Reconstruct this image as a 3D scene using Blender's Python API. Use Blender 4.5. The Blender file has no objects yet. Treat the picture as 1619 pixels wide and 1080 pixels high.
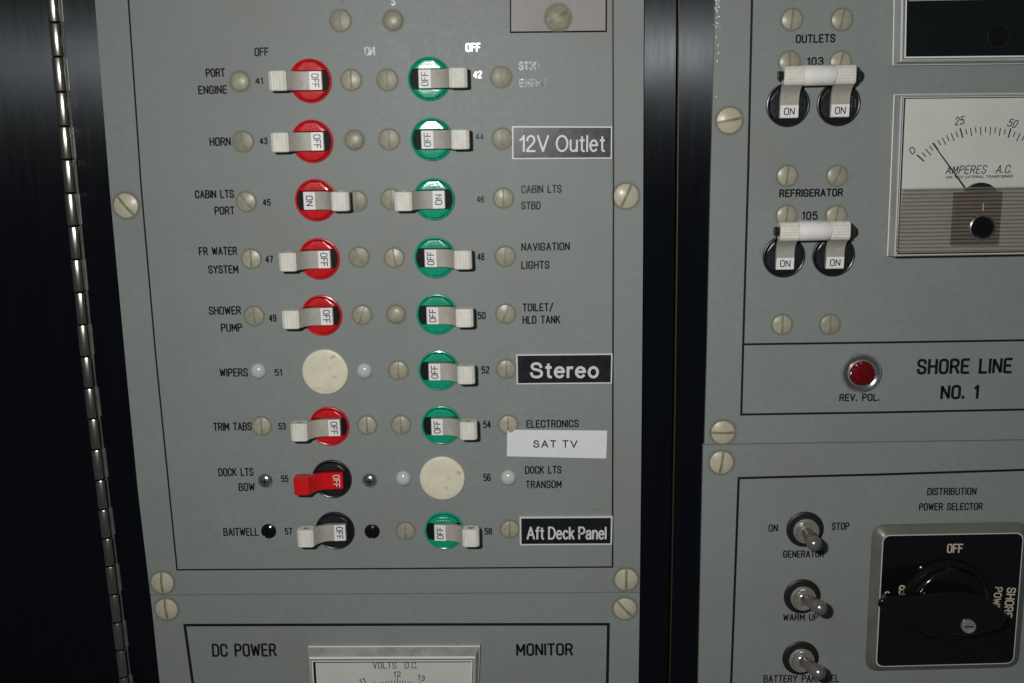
import bpy, bmesh, math, random
from mathutils import Vector, Matrix
random.seed(7)
sc = bpy.context.scene
C = sc.collection
PI = math.pi

# ------------------------------------------------------------------ camera
# The panel is the world plane y=0 (x right, z up); the camera looks at it from 0.4 m, a little from above.
F, CX, CY = 1700.0, 809.5, 540.0
DIST = 400.0                                   # millimetres
def rmul(a, b): return [[sum(a[i][k]*b[k][j] for k in range(3)) for j in range(3)] for i in range(3)]
rx, ry, rz = 0.208813213, 0.0249818496, -0.0177982851
cx_, sx_, cy_, sy_, cz_, sz_ = math.cos(rx), math.sin(rx), math.cos(ry), math.sin(ry), math.cos(rz), math.sin(rz)
ROT = rmul(rmul([[cz_,-sz_,0],[sz_,cz_,0],[0,0,1]], [[1,0,0],[0,cx_,-sx_],[0,sx_,cx_]]), [[cy_,0,sy_],[0,1,0],[-sy_,0,cy_]])
def P(px, py, h=0.0):
    """photo pixel -> (u, v) millimetres on the plane h mm in front of the panel"""
    d = ((px-CX)/F, (py-CY)/F, 1.0)
    w = [sum(d[i]*ROT[i][j] for i in range(3)) for j in range(3)]
    return (w[0]/w[2]*(DIST-h), -w[1]/w[2]*(DIST-h))
cam = bpy.data.cameras.new("camera"); camo = bpy.data.objects.new("camera", cam); C.objects.link(camo)
cam.sensor_width = 36.0; cam.lens = F/1619.0*36.0; cam.clip_start = 0.01; cam.clip_end = 20.0
def pw(v): return Vector((v[0], v[2], -v[1]))
r_, d_, f_ = pw(ROT[0]), pw(ROT[1]), pw(ROT[2])
M = Matrix((( r_[0], -d_[0], -f_[0], 0), (r_[1], -d_[1], -f_[1], -DIST*.001), (r_[2], -d_[2], -f_[2], 0), (0,0,0,1)))
camo.matrix_world = M
sc.camera = camo

# ------------------------------------------------------------------ world and the flash of the camera
w = bpy.data.worlds.new("World"); sc.world = w; w.use_nodes = True
bg = w.node_tree.nodes["Background"]; bg.inputs[0].default_value = (0.80, 0.92, 1.0, 1); bg.inputs[1].default_value = 0.045
fu, fv = P(560, -6)
fl = bpy.data.lights.new("flash", 'AREA'); fl.shape = 'RECTANGLE'; fl.size = 0.020; fl.size_y = 0.011
fl.energy = 1.36; fl.color = (1.0, 0.985, 0.95)
flo = bpy.data.objects.new("flash", fl); C.objects.link(flo)
flo.location = (fu*.001, -0.405, fv*.001)
tu, tv = P(1250, 850)
flo.rotation_euler = (Vector((tu*.001, 0, tv*.001))-flo.location).to_track_quat('-Z', 'Y').to_euler()
sc.view_settings.view_transform = 'Standard'; sc.view_settings.look = 'None'
sc.view_settings.exposure = 0.0; sc.view_settings.gamma = 1.0
sc.render.resolution_x = 1024; sc.render.resolution_y = 683
sc.render.engine = 'CYCLES'
sc.cycles.caustics_reflective = False; sc.cycles.caustics_refractive = False

# ------------------------------------------------------------------ materials
MATS = {}
def mat(name, col, rough=0.5, metal=0.0, var=0.0, vscale=200.0, bump=0.0, bscale=1500.0, spec=0.5, trans=0.0, coat=0.0,
        sss=0.0, dirt=None, aniso=None, alpha=1.0, ior=1.46, stretch=(1,1,1), seedvar=0.0):
    m = bpy.data.materials.new(name); m.use_nodes = True; MATS[name] = m
    nt = m.node_tree; N = nt.nodes; L = nt.links; b = N["Principled BSDF"]
    b.inputs["Base Color"].default_value = (*col, 1); b.inputs["Roughness"].default_value = rough
    b.inputs["Metallic"].default_value = metal; b.inputs["Specular IOR Level"].default_value = spec
    b.inputs["Transmission Weight"].default_value = trans; b.inputs["IOR"].default_value = ior
    b.inputs["Coat Weight"].default_value = coat; b.inputs["Coat Roughness"].default_value = 0.08
    b.inputs["Alpha"].default_value = alpha
    if sss: b.inputs["Subsurface Weight"].default_value = sss; b.inputs["Subsurface Scale"].default_value = 0.002
    tc = N.new("ShaderNodeTexCoord")
    mp = N.new("ShaderNodeMapping"); mp.inputs["Scale"].default_value = stretch; L.new(tc.outputs["Object"], mp.inputs[0])
    src = None
    if var:
        no = N.new("ShaderNodeTexNoise"); no.inputs["Scale"].default_value = vscale; no.inputs["Detail"].default_value = 6
        no.inputs["Roughness"].default_value = 0.62; L.new(mp.outputs[0], no.inputs["Vector"])
        mr = N.new("ShaderNodeMapRange"); mr.inputs[1].default_value = .3; mr.inputs[2].default_value = .7
        mr.inputs[3].default_value = 1-var; mr.inputs[4].default_value = 1+var; L.new(no.outputs[0], mr.inputs[0])
        mx = N.new("ShaderNodeMix"); mx.data_type = 'RGBA'; mx.blend_type = 'MULTIPLY'; mx.inputs[0].default_value = 1
        mx.inputs[6].default_value = (*col, 1); L.new(mr.outputs[0], mx.inputs[7]); src = mx.outputs[2]
        rr = N.new("ShaderNodeMapRange"); rr.inputs[1].default_value = .3; rr.inputs[2].default_value = .7
        rr.inputs[3].default_value = max(0.02, rough*.85); rr.inputs[4].default_value = min(1, rough*1.15)
        L.new(no.outputs[0], rr.inputs[0]); L.new(rr.outputs[0], b.inputs["Roughness"])
    if seedvar:
        oi = N.new("ShaderNodeObjectInfo"); m2 = N.new("ShaderNodeMapRange")
        m2.inputs[3].default_value = 1-seedvar; m2.inputs[4].default_value = 1+seedvar*.4; L.new(oi.outputs["Random"], m2.inputs[0])
        mx = N.new("ShaderNodeMix"); mx.data_type = 'RGBA'; mx.blend_type = 'MULTIPLY'; mx.inputs[0].default_value = 1
        mx.inputs[6].default_value = (*col, 1)
        if src: L.new(src, mx.inputs[6])
        L.new(m2.outputs[0], mx.inputs[7]); src = mx.outputs[2]
    if dirt:
        for (dcol, dscale, lo, hi, amt, dst) in dirt:
            mp2 = N.new("ShaderNodeMapping"); mp2.inputs["Scale"].default_value = dst; L.new(tc.outputs["Object"], mp2.inputs[0])
            mp2.inputs["Location"].default_value = (dscale*.013, 0, dscale*.007)
            no = N.new("ShaderNodeTexNoise"); no.inputs["Scale"].default_value = dscale; no.inputs["Detail"].default_value = 3
            L.new(mp2.outputs[0], no.inputs["Vector"])
            mr = N.new("ShaderNodeMapRange"); mr.inputs[1].default_value = lo; mr.inputs[2].default_value = hi
            mr.inputs[3].default_value = 0; mr.inputs[4].default_value = amt; L.new(no.outputs[0], mr.inputs[0])
            mx = N.new("ShaderNodeMix"); mx.data_type = 'RGBA'; L.new(mr.outputs[0], mx.inputs[0])
            mx.inputs[6].default_value = (*col, 1)
            if src: L.new(src, mx.inputs[6])
            mx.inputs[7].default_value = (*dcol, 1); src = mx.outputs[2]
    if src: L.new(src, b.inputs["Base Color"])
    if bump:
        nb = N.new("ShaderNodeTexNoise"); nb.inputs["Scale"].default_value = bscale; nb.inputs["Detail"].default_value = 4
        L.new(mp.outputs[0], nb.inputs["Vector"])
        bp = N.new("ShaderNodeBump"); bp.inputs["Strength"].default_value = bump; bp.inputs["Distance"].default_value = 0.0002
        L.new(nb.outputs[0], bp.inputs["Height"]); L.new(bp.outputs[0], b.inputs["Normal"])
    if aniso is not None:
        b.inputs["Anisotropic"].default_value = aniso
        tg = N.new("ShaderNodeTangent"); tg.direction_type = 'UV_MAP'; L.new(tg.outputs[0], b.inputs["Tangent"])
    return m
PANEL_DIRT = [((.205,.205,.185), 22, .50, .72, .45, (1,1,1)), ((.15,.145,.12), 260, .70, .80, .40, (1,1,.7)), ((.27,.30,.29), 55, .58, .80, .30, (1,1,1)),
              ((.13,.13,.115), 90, .71, .80, .35, (1,1,.5))]
mat("panel_paint", (.224,.246,.239), .52, var=.05, vscale=420, bump=.10, bscale=2600, spec=.30, dirt=PANEL_DIRT)
mat("panel_edge", (.33,.35,.33), .5)
mat("ink", (.007,.008,.010), .22, spec=.8, var=.3, vscale=900, bump=.16, bscale=700)
mat("grey_ink", (.10,.11,.11), .5, spec=.2, var=.3, vscale=900)  # paler grey ink for a single number
mat("border_ink", (.010,.011,.012), .35, spec=.35)
mat("nylon", (.36,.345,.255), .36, var=.16, vscale=350, bump=.1, bscale=900, spec=.55, sss=.25, seedvar=.16)
mat("nylon_small", (.285,.275,.20), .42, var=.2, vscale=450, bump=.12, bscale=1100, spec=.4, sss=.4, seedvar=.14)
mat("nylon_large", (.50,.475,.35), .33, var=.10, vscale=300, bump=.08, bscale=900, spec=.5, sss=.3, seedvar=.08)
mat("slot_nylon", (.225,.21,.15), .5, var=.2, vscale=500)
mat("cap_plastic", (.69,.65,.51), .42, var=.10, vscale=160, bump=.05, bscale=900, dirt=[((.34,.27,.16), 330, .64, .72, .6, (1,1,1)), ((.72,.55,.42), 60, .6, .8, .3, (1,1,1))])
mat("white_dome", (.50,.53,.52), .18, spec=.6, sss=.3)
mat("red_plastic", (.56,.010,.014), .23, var=.10, vscale=300, bump=.16, bscale=1300, spec=.5, coat=.25)
mat("red_lever", (.62,.010,.012), .30, var=.05, vscale=300, bump=.06, bscale=900, spec=.4)
mat("green_plastic", (.006,.31,.18), .21, var=.12, vscale=300, bump=.16, bscale=1300, spec=.55, coat=.3)
mat("black_plastic", (.014,.015,.018), .28, var=.3, vscale=400, bump=.12, bscale=1500, spec=.5)
mat("black_gloss", (.005,.005,.006), .13, spec=.6, bump=.02, bscale=500)
mat("recess", (.004,.004,.004), .6, spec=.2)
mat("lever_body", (.42,.40,.355), .5, var=.06, vscale=500, bump=.06, bscale=900, spec=.4, sss=.15, seedvar=.08, dirt=[((.20,.17,.12), 420, .62, .78, .5, (1,1,1))])
mat("grip_plastic", (.74,.72,.65), .5, var=.09, vscale=500, bump=.1, bscale=1500, spec=.35, seedvar=.07, dirt=[((.27,.23,.17), 520, .66, .76, .6, (1,1,.5))])
mat("bar_plastic", (.78,.76,.73), .55, var=.05, vscale=300, bump=.06, bscale=900, spec=.4, dirt=[((.30,.26,.2), 300, .66, .76, .5, (.5,1,1))])
mat("label_white", (.78,.78,.77), .45, var=.05, vscale=500)
mat("print_black", (.02,.02,.022), .4)
mat("print_white", (.62,.62,.60), .4)
mat("engraved_dark", (.009,.010,.013), .36, spec=.38, bump=.05, bscale=900, var=.2, vscale=300)
mat("engraved_sheen", (.026,.031,.042), .30, spec=.5, bump=.05, bscale=900, var=.2, vscale=300)  # dark tag face with a bluish flash sheen put into its colour
mat("engraved_edge", (.62,.64,.65), .4)
mat("paper", (.70,.72,.75), .6, var=.03, vscale=300, bump=.05, bscale=400)
mat("steel_plate", (.26,.238,.23), .55, metal=.15, spec=.35, var=.10, vscale=60, bump=.06, bscale=900, stretch=(1,1,.25))
mat("chrome", (.70,.70,.73), .17, metal=.96, var=.1, vscale=300)
mat("dull_chrome", (.50,.48,.44), .24, metal=.65, var=.18, vscale=400, bump=.05, bscale=900)
mat("leaf_steel", (.17,.17,.16), .4, metal=.5, var=.2, vscale=200)
mat("bat_metal", (.33,.285,.25), .24, metal=.7, var=.2, vscale=300, bump=.05, bscale=900)
mat("hinge_steel", (.56,.53,.46), .22, metal=1, var=.12, vscale=300, stretch=(1,1,.1), bump=.08, bscale=1500)
mat("black_metal", (.0030,.0038,.0055), .33, metal=0, spec=.32, aniso=1.0, var=.12, vscale=300, stretch=(1,1,.1))
mat("brass_edge", (.085,.06,.032), .45, metal=.6)
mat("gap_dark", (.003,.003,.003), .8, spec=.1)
mat("acrylic_edge", (.60,.62,.61), .16, spec=.7, trans=.35, var=.25, vscale=120, stretch=(1,1,.3))
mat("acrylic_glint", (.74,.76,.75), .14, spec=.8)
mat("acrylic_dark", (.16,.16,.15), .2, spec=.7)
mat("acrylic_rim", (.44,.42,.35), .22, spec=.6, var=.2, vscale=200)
mat("dial_card", (.74,.76,.75), .5, var=.03, vscale=120, dirt=[((.38,.37,.32), 160, .70, .78, .5, (1,1,1))])
mat("dial_ink", (.045,.045,.045), .5)
mat("meter_black", (.006,.010,.011), .12, spec=.5)
mat("amber_rib", (.30,.26,.205), .2, spec=.6, var=.12, vscale=120, alpha=.5)
mat("amber_groove", (.06,.05,.035), .3, alpha=.75)
mat("coil_brown", (.030,.018,.014), .5, var=.5, vscale=150)
mat("selector_rim", (.19,.19,.168), .30, metal=.35, var=.15, vscale=80)
mat("selector_line", (.55,.55,.5), .3)
mat("selector_print", (.52,.47,.34), .4)
mat("red_jewel", (.13,.002,.004), .10, spec=.8, bump=.6, bscale=900, var=.5, vscale=500)
mat("dark_nut", (.013,.014,.014), .4, spec=.4, bump=.1)
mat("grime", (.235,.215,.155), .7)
mat("chip_pale", (.72,.74,.76), .35)
mat("stain", (.21,.20,.155), .6)
MATS["black_metal"].node_tree.nodes["Principled BSDF"].inputs["Specular Tint"].default_value = (.84,.93,1,1)
# clear cover: glass-like sheet, mostly transparent with a glossy surface
m = bpy.data.materials.new("clear_cover"); m.use_nodes = True; MATS["clear_cover"] = m
nt = m.node_tree; nt.nodes.remove(nt.nodes["Principled BSDF"]); o = nt.nodes["Material Output"]
t = nt.nodes.new("ShaderNodeBsdfTransparent"); t.inputs[0].default_value = (.93,.93,.90,1)
g = nt.nodes.new("ShaderNodeBsdfGlossy"); g.inputs["Roughness"].default_value = .06
fr = nt.nodes.new("ShaderNodeFresnel"); fr.inputs[0].default_value = 1.45
mx = nt.nodes.new("ShaderNodeMixShader"); nt.links.new(fr.outputs[0], mx.inputs[0]); nt.links.new(t.outputs[0], mx.inputs[1]); nt.links.new(g.outputs[0], mx.inputs[2]); nt.links.new(mx.outputs[0], o.inputs[0])
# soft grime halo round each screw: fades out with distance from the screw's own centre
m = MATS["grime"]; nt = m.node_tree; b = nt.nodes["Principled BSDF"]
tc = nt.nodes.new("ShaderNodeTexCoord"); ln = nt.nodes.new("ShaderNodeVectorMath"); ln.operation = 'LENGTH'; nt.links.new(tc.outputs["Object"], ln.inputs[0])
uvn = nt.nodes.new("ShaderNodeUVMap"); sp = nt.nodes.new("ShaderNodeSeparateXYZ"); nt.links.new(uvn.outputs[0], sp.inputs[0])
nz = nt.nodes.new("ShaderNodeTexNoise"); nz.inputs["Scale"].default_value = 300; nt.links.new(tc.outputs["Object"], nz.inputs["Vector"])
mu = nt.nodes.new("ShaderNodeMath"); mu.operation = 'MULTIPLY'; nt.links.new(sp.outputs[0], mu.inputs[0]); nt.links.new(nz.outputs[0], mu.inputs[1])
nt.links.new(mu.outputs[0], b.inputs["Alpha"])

# ------------------------------------------------------------------ mesh helpers (local u right, v up, h towards the viewer, in mm)
class MB:
    def __init__(s): s.v = []; s.f = []; s.m = []; s.mats = []
    def mi(s, name):
        if name not in s.mats: s.mats.append(name)
        return s.mats.index(name)
    def add(s, vs, fs, m):
        k = len(s.v); s.v += vs; i = s.mi(m)
        for f in fs: s.f.append([k+a for a in f]); s.m.append(i)
    def quad(s, a, b, c, d, m): s.add([a,b,c,d], [(0,1,2,3)], m)
    def prism(s, outline, h0, h1, m, bevel=0.0, side=None, segs=2, hfun=None):
        """outline: ccw list of (u,v); rounded top edge when bevel"""
        n = len(outline); rings = []
        if bevel:
            cu = sum(p[0] for p in outline)/n; cv = sum(p[1] for p in outline)/n
            levels = [(h0, 0)]
            for k in range(segs+1):
                a = k/segs*PI/2; levels.append((h1-bevel+bevel*math.sin(a), bevel*(1-math.cos(a))))
        else: levels = [(h0,0),(h1,0)]
        vs = []
        for (h, ins) in levels:
            ring = inset(outline, ins) if ins else outline
            for (u,v) in ring: vs.append((u,v,h))
        fs = []
        L_ = len(levels)
        for k in range(L_-1):
            for i in range(n):
                j = (i+1) % n; fs.append((k*n+i, k*n+j, (k+1)*n+j, (k+1)*n+i))
        s.add(vs, fs, side or m)
        s.add([vs[(L_-1)*n+i] for i in range(n)], [tuple(range(n))], m)
    def box(s, u0, u1, v0, v1, h0, h1, m, bevel=0.0, side=None):
        s.prism([(u0,v0),(u1,v0),(u1,v1),(u0,v1)], h0, h1, m, bevel, side)
    def lathe(s, prof, m, n=32, cu=0, cv=0, cap=True):
        """prof: list of (r,h) from outside in; axis is h"""
        vs = []; fs = []; k = len(prof)
        for (r,h) in prof:
            for i in range(n):
                a = 2*PI*i/n; vs.append((cu+r*math.cos(a), cv+r*math.sin(a), h))
        for j in range(k-1):
            for i in range(n):
                i2 = (i+1) % n; fs.append((j*n+i, j*n+i2, (j+1)*n+i2, (j+1)*n+i))
        if cap: fs.append(tuple((k-1)*n+i for i in range(n)))
        s.add(vs, fs, m)
    def tube(s, pts, radii, m, n=16):
        """swept along pts (u,v,h) with end cap"""
        rings = []; vs = []; fs = []
        for i, p in enumerate(pts):
            a = Vector(pts[max(0,i-1)]); b = Vector(pts[min(len(pts)-1,i+1)]); t = (b-a).normalized()
            x = t.cross(Vector((0,1,0.01))).normalized() if abs(t.y) < .9 else t.cross(Vector((1,0,0))).normalized()
            y = t.cross(x)
            for k in range(n):
                q = Vector(p)+(x*math.cos(2*PI*k/n)+y*math.sin(2*PI*k/n))*radii[i]; vs.append(tuple(q))
        for i in range(len(pts)-1):
            for k in range(n):
                k2 = (k+1) % n; fs.append((i*n+k, i*n+k2, (i+1)*n+k2, (i+1)*n+k))
        fs.append(tuple(range(n))); fs.append(tuple((len(pts)-1)*n+k for k in range(n)))
        s.add(vs, fs, m)
    def extrude_v(s, prof, v0, v1, m, side=None, bevel=0.0):
        """prof: closed outline in the (u,h) plane, extruded along v"""
        n = len(prof); levels = [(v0+0, bevel),(v0+bevel, 0),(v1-bevel, 0),(v1, bevel)] if bevel else [(v0,0),(v1,0)]
        vs = []; fs = []
        for (v, ins) in levels:
            for (u,h) in (inset(prof, ins) if ins else prof): vs.append((u, v, h))
        for k in range(len(levels)-1):
            for i in range(n):
                j = (i+1) % n; fs.append((k*n+i, k*n+j, (k+1)*n+j, (k+1)*n+i))
        s.add(vs, fs, m)
        s.add([vs[i] for i in range(n)], [tuple(range(n))], side or m)
        s.add([vs[(len(levels)-1)*n+i] for i in range(n)], [tuple(range(n))], side or m)
    def mesh(s, name, smooth=32, uv=None):
        me = bpy.data.meshes.new(name)
        me.from_pydata([(u*.001, -h*.001, v*.001) for (u,v,h) in s.v], [], s.f)
        for n in s.mats: me.materials.append(MATS[n])
        me.polygons.foreach_set("material_index", s.m)
        bm = bmesh.new(); bm.from_mesh(me)
        bmesh.ops.recalc_face_normals(bm, faces=bm.faces); bm.to_mesh(me); bm.free()
        if uv or 'black_metal' in s.mats:
            ul = me.uv_layers.new(name="UVMap")
            for lp in me.loops:
                co = me.vertices[lp.vertex_index].co
                ul.data[lp.index].uv = uv(co) if uv else (co.x*10, co.z*10)
        if smooth:
            me.polygons.foreach_set("use_smooth", [True]*len(me.polygons)); me.set_sharp_from_angle(angle=math.radians(smooth))
        me.update(); return me
def inset(poly, d):
    n = len(poly); out = []; A = sum(poly[i][0]*poly[(i+1)%n][1]-poly[(i+1)%n][0]*poly[i][1] for i in range(n))
    sg = 1 if A > 0 else -1
    for i in range(n):
        p0, p1, p2 = poly[i-1], poly[i], poly[(i+1)%n]
        e1 = (p1[0]-p0[0], p1[1]-p0[1]); e2 = (p2[0]-p1[0], p2[1]-p1[1])
        l1 = math.hypot(*e1) or 1e-9; l2 = math.hypot(*e2) or 1e-9
        n1 = (-e1[1]/l1*sg, e1[0]/l1*sg); n2 = (-e2[1]/l2*sg, e2[0]/l2*sg)
        bx, by = n1[0]+n2[0], n1[1]+n2[1]; bl = bx*bx+by*by
        if bl < .2: bx, by, bl = n1[0]*2, n1[1]*2, 4
        out.append((p1[0]+bx*2*d/bl, p1[1]+by*2*d/bl))
    return out
def rrect(u0, u1, v0, v1, r, n=6):
    out = []
    for (cu, cv, a0) in ((u1-r,v0+r,-PI/2),(u1-r,v1-r,0),(u0+r,v1-r,PI/2),(u0+r,v0+r,PI)):
        for k in range(n+1): a = a0+PI/2*k/n; out.append((cu+r*math.cos(a), cv+r*math.sin(a)))
    return out
def rquad(cs, r, n=6):
    """quad (any 4 corners, ccw) with rounded corners"""
    out = []
    for i in range(4):
        p0, p, p2 = Vector(cs[i-1]), Vector(cs[i]), Vector(cs[(i+1)%4])
        a = p+(p0-p).normalized()*r; b = p+(p2-p).normalized()*r
        for k in range(n+1):
            t = k/n; q = a*(1-t)**2+p*2*t*(1-t)+b*t*t; q = q*.75+(a*(1-t)+b*t)*0+p*0+q*.25; out.append((q.x,q.y))
    return out

def obj(name, me, parent=None, loc=(0,0,0), ang=0.0, label=None):
    """loc = (u, v, h) mm, ang turns about the panel's normal, clockwise as seen"""
    o = bpy.data.objects.new(name, me); C.objects.link(o)
    o.location = (loc[0]*.001, -loc[2]*.001, loc[1]*.001); o.rotation_euler = (0, ang, 0)
    if parent: o.parent = parent
    if label: o["label"] = label
    return o
def thing(name, label, cat, loc=(0,0,0), ang=0, group=None, me=None):
    o = obj(name, me, None, loc, ang, label); o["category"] = cat
    if group: o["group"] = group
    return o

# ------------------------------------------------------------------ engraved lettering: a condensed single-stroke alphabet on a 4 x 6 grid
G = {
'A':(4,[[(0,0),(2,6),(4,0)],[(.75,1.9),(3.25,1.9)]]), 'B':(3.7,[[(0,0),(0,6),(2.8,6),(3.5,5.4),(3.5,3.8),(2.8,3.15),(0,3.15)],[(2.8,3.1),(3.7,2.4),(3.7,.7),(2.9,0),(0,0)]]),
'C':(3.7,[[(3.7,4.1),(3.7,5.2),(2.9,6),(.8,6),(0,5.2),(0,.8),(.8,0),(2.9,0),(3.7,.8),(3.7,1.9)]]), 'D':(3.7,[[(0,0),(0,6),(2.7,6),(3.7,5.1),(3.7,.9),(2.7,0),(0,0)]]),
'E':(3.3,[[(3.3,6),(0,6),(0,0),(3.3,0)],[(0,3.05),(2.8,3.05)]]), 'F':(3.3,[[(3.3,6),(0,6),(0,0)],[(0,3.05),(2.8,3.05)]]),
'G':(3.8,[[(3.7,4.4),(3.7,5.2),(2.9,6),(.8,6),(0,5.2),(0,.8),(.8,0),(2.9,0),(3.7,.8),(3.7,2.8),(2,2.8)]]), 'H':(3.7,[[(0,0),(0,6)],[(3.7,0),(3.7,6)],[(0,3.05),(3.7,3.05)]]),
'I':(0,[[(0,0),(0,6)]]), 'K':(3.7,[[(0,0),(0,6)],[(3.6,6),(0,2.3)],[(1.3,3.6),(3.8,0)]]), 'L':(3.1,[[(0,6),(0,0),(3.1,0)]]),
'M':(4.4,[[(0,0),(0,6),(2.2,1.6),(4.4,6),(4.4,0)]]), 'N':(3.7,[[(0,0),(0,6),(3.7,0),(3.7,6)]]), 'O':(3.7,[[(1.8,6),(.8,6),(0,5.2),(0,.8),(.8,0),(2.9,0),(3.7,.8),(3.7,5.2),(2.9,6),(1.8,6)]]),
'P':(3.6,[[(0,0),(0,6),(2.7,6),(3.6,5.3),(3.6,3.5),(2.7,2.8),(0,2.8)]]), 'R':(3.7,[[(0,0),(0,6),(2.7,6),(3.6,5.3),(3.6,3.6),(2.7,2.9),(0,2.9)],[(2.2,2.9),(3.8,0)]]),
'S':(3.6,[[(3.5,4.5),(3.5,5.3),(2.7,6),(.8,6),(0,5.3),(0,3.9),(.7,3.3),(2.9,2.7),(3.6,2.1),(3.6,.7),(2.8,0),(.8,0),(0,.7),(0,1.6)]]),
'T':(3.6,[[(0,6),(3.6,6)],[(1.8,6),(1.8,0)]]), 'U':(3.7,[[(0,6),(0,.8),(.8,0),(2.9,0),(3.7,.8),(3.7,6)]]), 'V':(3.8,[[(0,6),(1.9,0),(3.8,6)]]),
'W':(5.2,[[(0,6),(1.2,0),(2.6,5.2),(4,0),(5.2,6)]]), 'X':(3.7,[[(0,0),(3.7,6)],[(0,6),(3.7,0)]]), 'Y':(3.8,[[(0,6),(1.9,2.8),(3.8,6)],[(1.9,2.8),(1.9,0)]]), '/':(3,[[(0,-.6),(3,6.6)]]), '.':(.3,[[(0,0),(0,.7)]]),
'0':(3.4,[[(1.7,6),(.8,6),(0,5.2),(0,.8),(.8,0),(2.6,0),(3.4,.8),(3.4,5.2),(2.6,6),(1.7,6)]]), '1':(1.3,[[(0,4.9),(1.2,6),(1.2,0)]]),
'2':(3.4,[[(0,4.6),(0,5.3),(.8,6),(2.6,6),(3.4,5.3),(3.4,3.9),(0,0.7),(0,0),(3.4,0)]]), '3':(3.4,[[(0,5),(.7,6),(2.6,6),(3.3,5.3),(3.3,3.9),(2.5,3.2),(1.3,3.2)],[(2.5,3.15),(3.4,2.5),(3.4,.7),(2.6,0),(.7,0),(0,.9)]]),
'4':(3.6,[[(2.7,0),(2.7,6),(0,1.7),(3.6,1.7)]]), '5':(3.4,[[(3.2,6),(.3,6),(0,3),(.8,3.7),(2.6,3.7),(3.4,3),(3.4,.7),(2.6,0),(.7,0),(0,.8)]]),
'6':(3.4,[[(3.2,5.1),(2.6,6),(.8,6),(0,5.2),(0,.8),(.8,0),(2.6,0),(3.4,.8),(3.4,2.7),(2.6,3.4),(.8,3.4),(0,2.7)]]), '7':(3.3,[[(0,6),(3.3,6),(1.2,0)]]),
'8':(3.4,[[(1.7,3.2),(.8,3.2),(.1,3.9),(.1,5.3),(.8,6),(2.6,6),(3.3,5.3),(3.3,3.9),(2.6,3.2),(1.7,3.2)],[(.9,3.12),(0,2.4),(0,.7),(.8,0),(2.6,0),(3.4,.7),(3.4,2.4),(2.5,3.12)]]),
'9':(3.4,[[(.2,.9),(.8,0),(2.6,0),(3.4,.8),(3.4,5.2),(2.6,6),(.8,6),(0,5.2),(0,3.4),(.8,2.7),(2.6,2.7),(3.4,3.4)]]), ' ':(2.2,[]),
'>':(6,[[(0,3),(6,3)],[(4,4.8),(6.2,3),(4,1.2)]]),
}
def chaikin(pts):
    if len(pts) < 3: return pts
    out = [pts[0]]
    for i in range(len(pts)-1):
        a, b = pts[i], pts[i+1]; L = math.hypot(b[0]-a[0], b[1]-a[1])
        c = min(.38, .45/L if L > 0 else 0)
        if i > 0: out.append((a[0]+(b[0]-a[0])*c, a[1]+(b[1]-a[1])*c))
        if i < len(pts)-2: out.append((b[0]-(b[0]-a[0])*c, b[1]-(b[1]-a[1])*c))
    out.append(pts[-1]); return out
def stroke(mb, pts, t, fn, m, h, rounded=True):
    """a mitred strip; fn maps (x,y)->(u,v)"""
    if rounded and len(pts) > 3: pts = chaikin(pts)
    for i in range(1, len(pts)-1):
        a = Vector(pts[i])-Vector(pts[i-1]); b = Vector(pts[i+1])-Vector(pts[i])
        if a.length > 0 and b.length > 0 and a.normalized().dot(b.normalized()) < -.15:
            h2 = (lambda qq, h=h: h(qq)+.009) if callable(h) else h+.009
            stroke(mb, pts[:i+1], t, fn, m, h, False); stroke(mb, pts[i:], t, fn, m, h2, False); return
    q = [Vector(fn(*p)) for p in pts]
    if len(q) > 1:
        closed = (q[0]-q[-1]).length < 1e-6
        if not closed:
            q[0] = q[0]-(q[1]-q[0]).normalized()*t*.35; q[-1] = q[-1]+(q[-1]-q[-2]).normalized()*t*.35
    n = len(q); vs = []
    for i in range(n):
        a = q[i]-q[i-1] if i > 0 else (q[i]-q[-2] if closed else q[1]-q[0])
        b = q[i+1]-q[i] if i < n-1 else (q[1]-q[0] if closed else q[-1]-q[-2])
        a = a.normalized(); b = b.normalized(); na = Vector((-a.y,a.x)); nb = Vector((-b.y,b.x)); mm = na+nb
        l2 = mm.length_squared
        off = mm*(t/2*2/l2) if l2 > .5 else nb*t/2
        hh = h(q[i]) if callable(h) else h
        vs.append((q[i].x+off.x, q[i].y+off.y, hh)); vs.append((q[i].x-off.x, q[i].y-off.y, hh))
    mb.add(vs, [(2*i,2*i+1,2*i+3,2*i+2) for i in range(n-1)], m)
def text_width(s, gap): return sum(G[c][0] for c in s)+gap*(len(s)-1)
def text_mb(mb, s, u0, u1, vc, H, m, h=.03, t=None, gap=1.9, slant=0.0, fn=None, ragged=0.0):
    W = text_width(s, gap); k = (u1-u0)/W if W else 1; x = 0; t = t or H*.15; st = 0
    for c in s:
        wd, strokes = G[c]
        for pl in strokes:
            def f(a, b, x=x):
                uu = u0+(x+a)*k+slant*(b-3)/6*H; vv = vc+(b-3)/6*H
                return fn(uu, vv) if fn else (uu, vv)
            hh = (lambda q, st=st: h(q)+st*.006) if callable(h) else h+st*.006
            stroke(mb, pl, t, f, m, hh); st = (st+1) % 4
        x += wd+gap
PRINT = []
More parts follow.
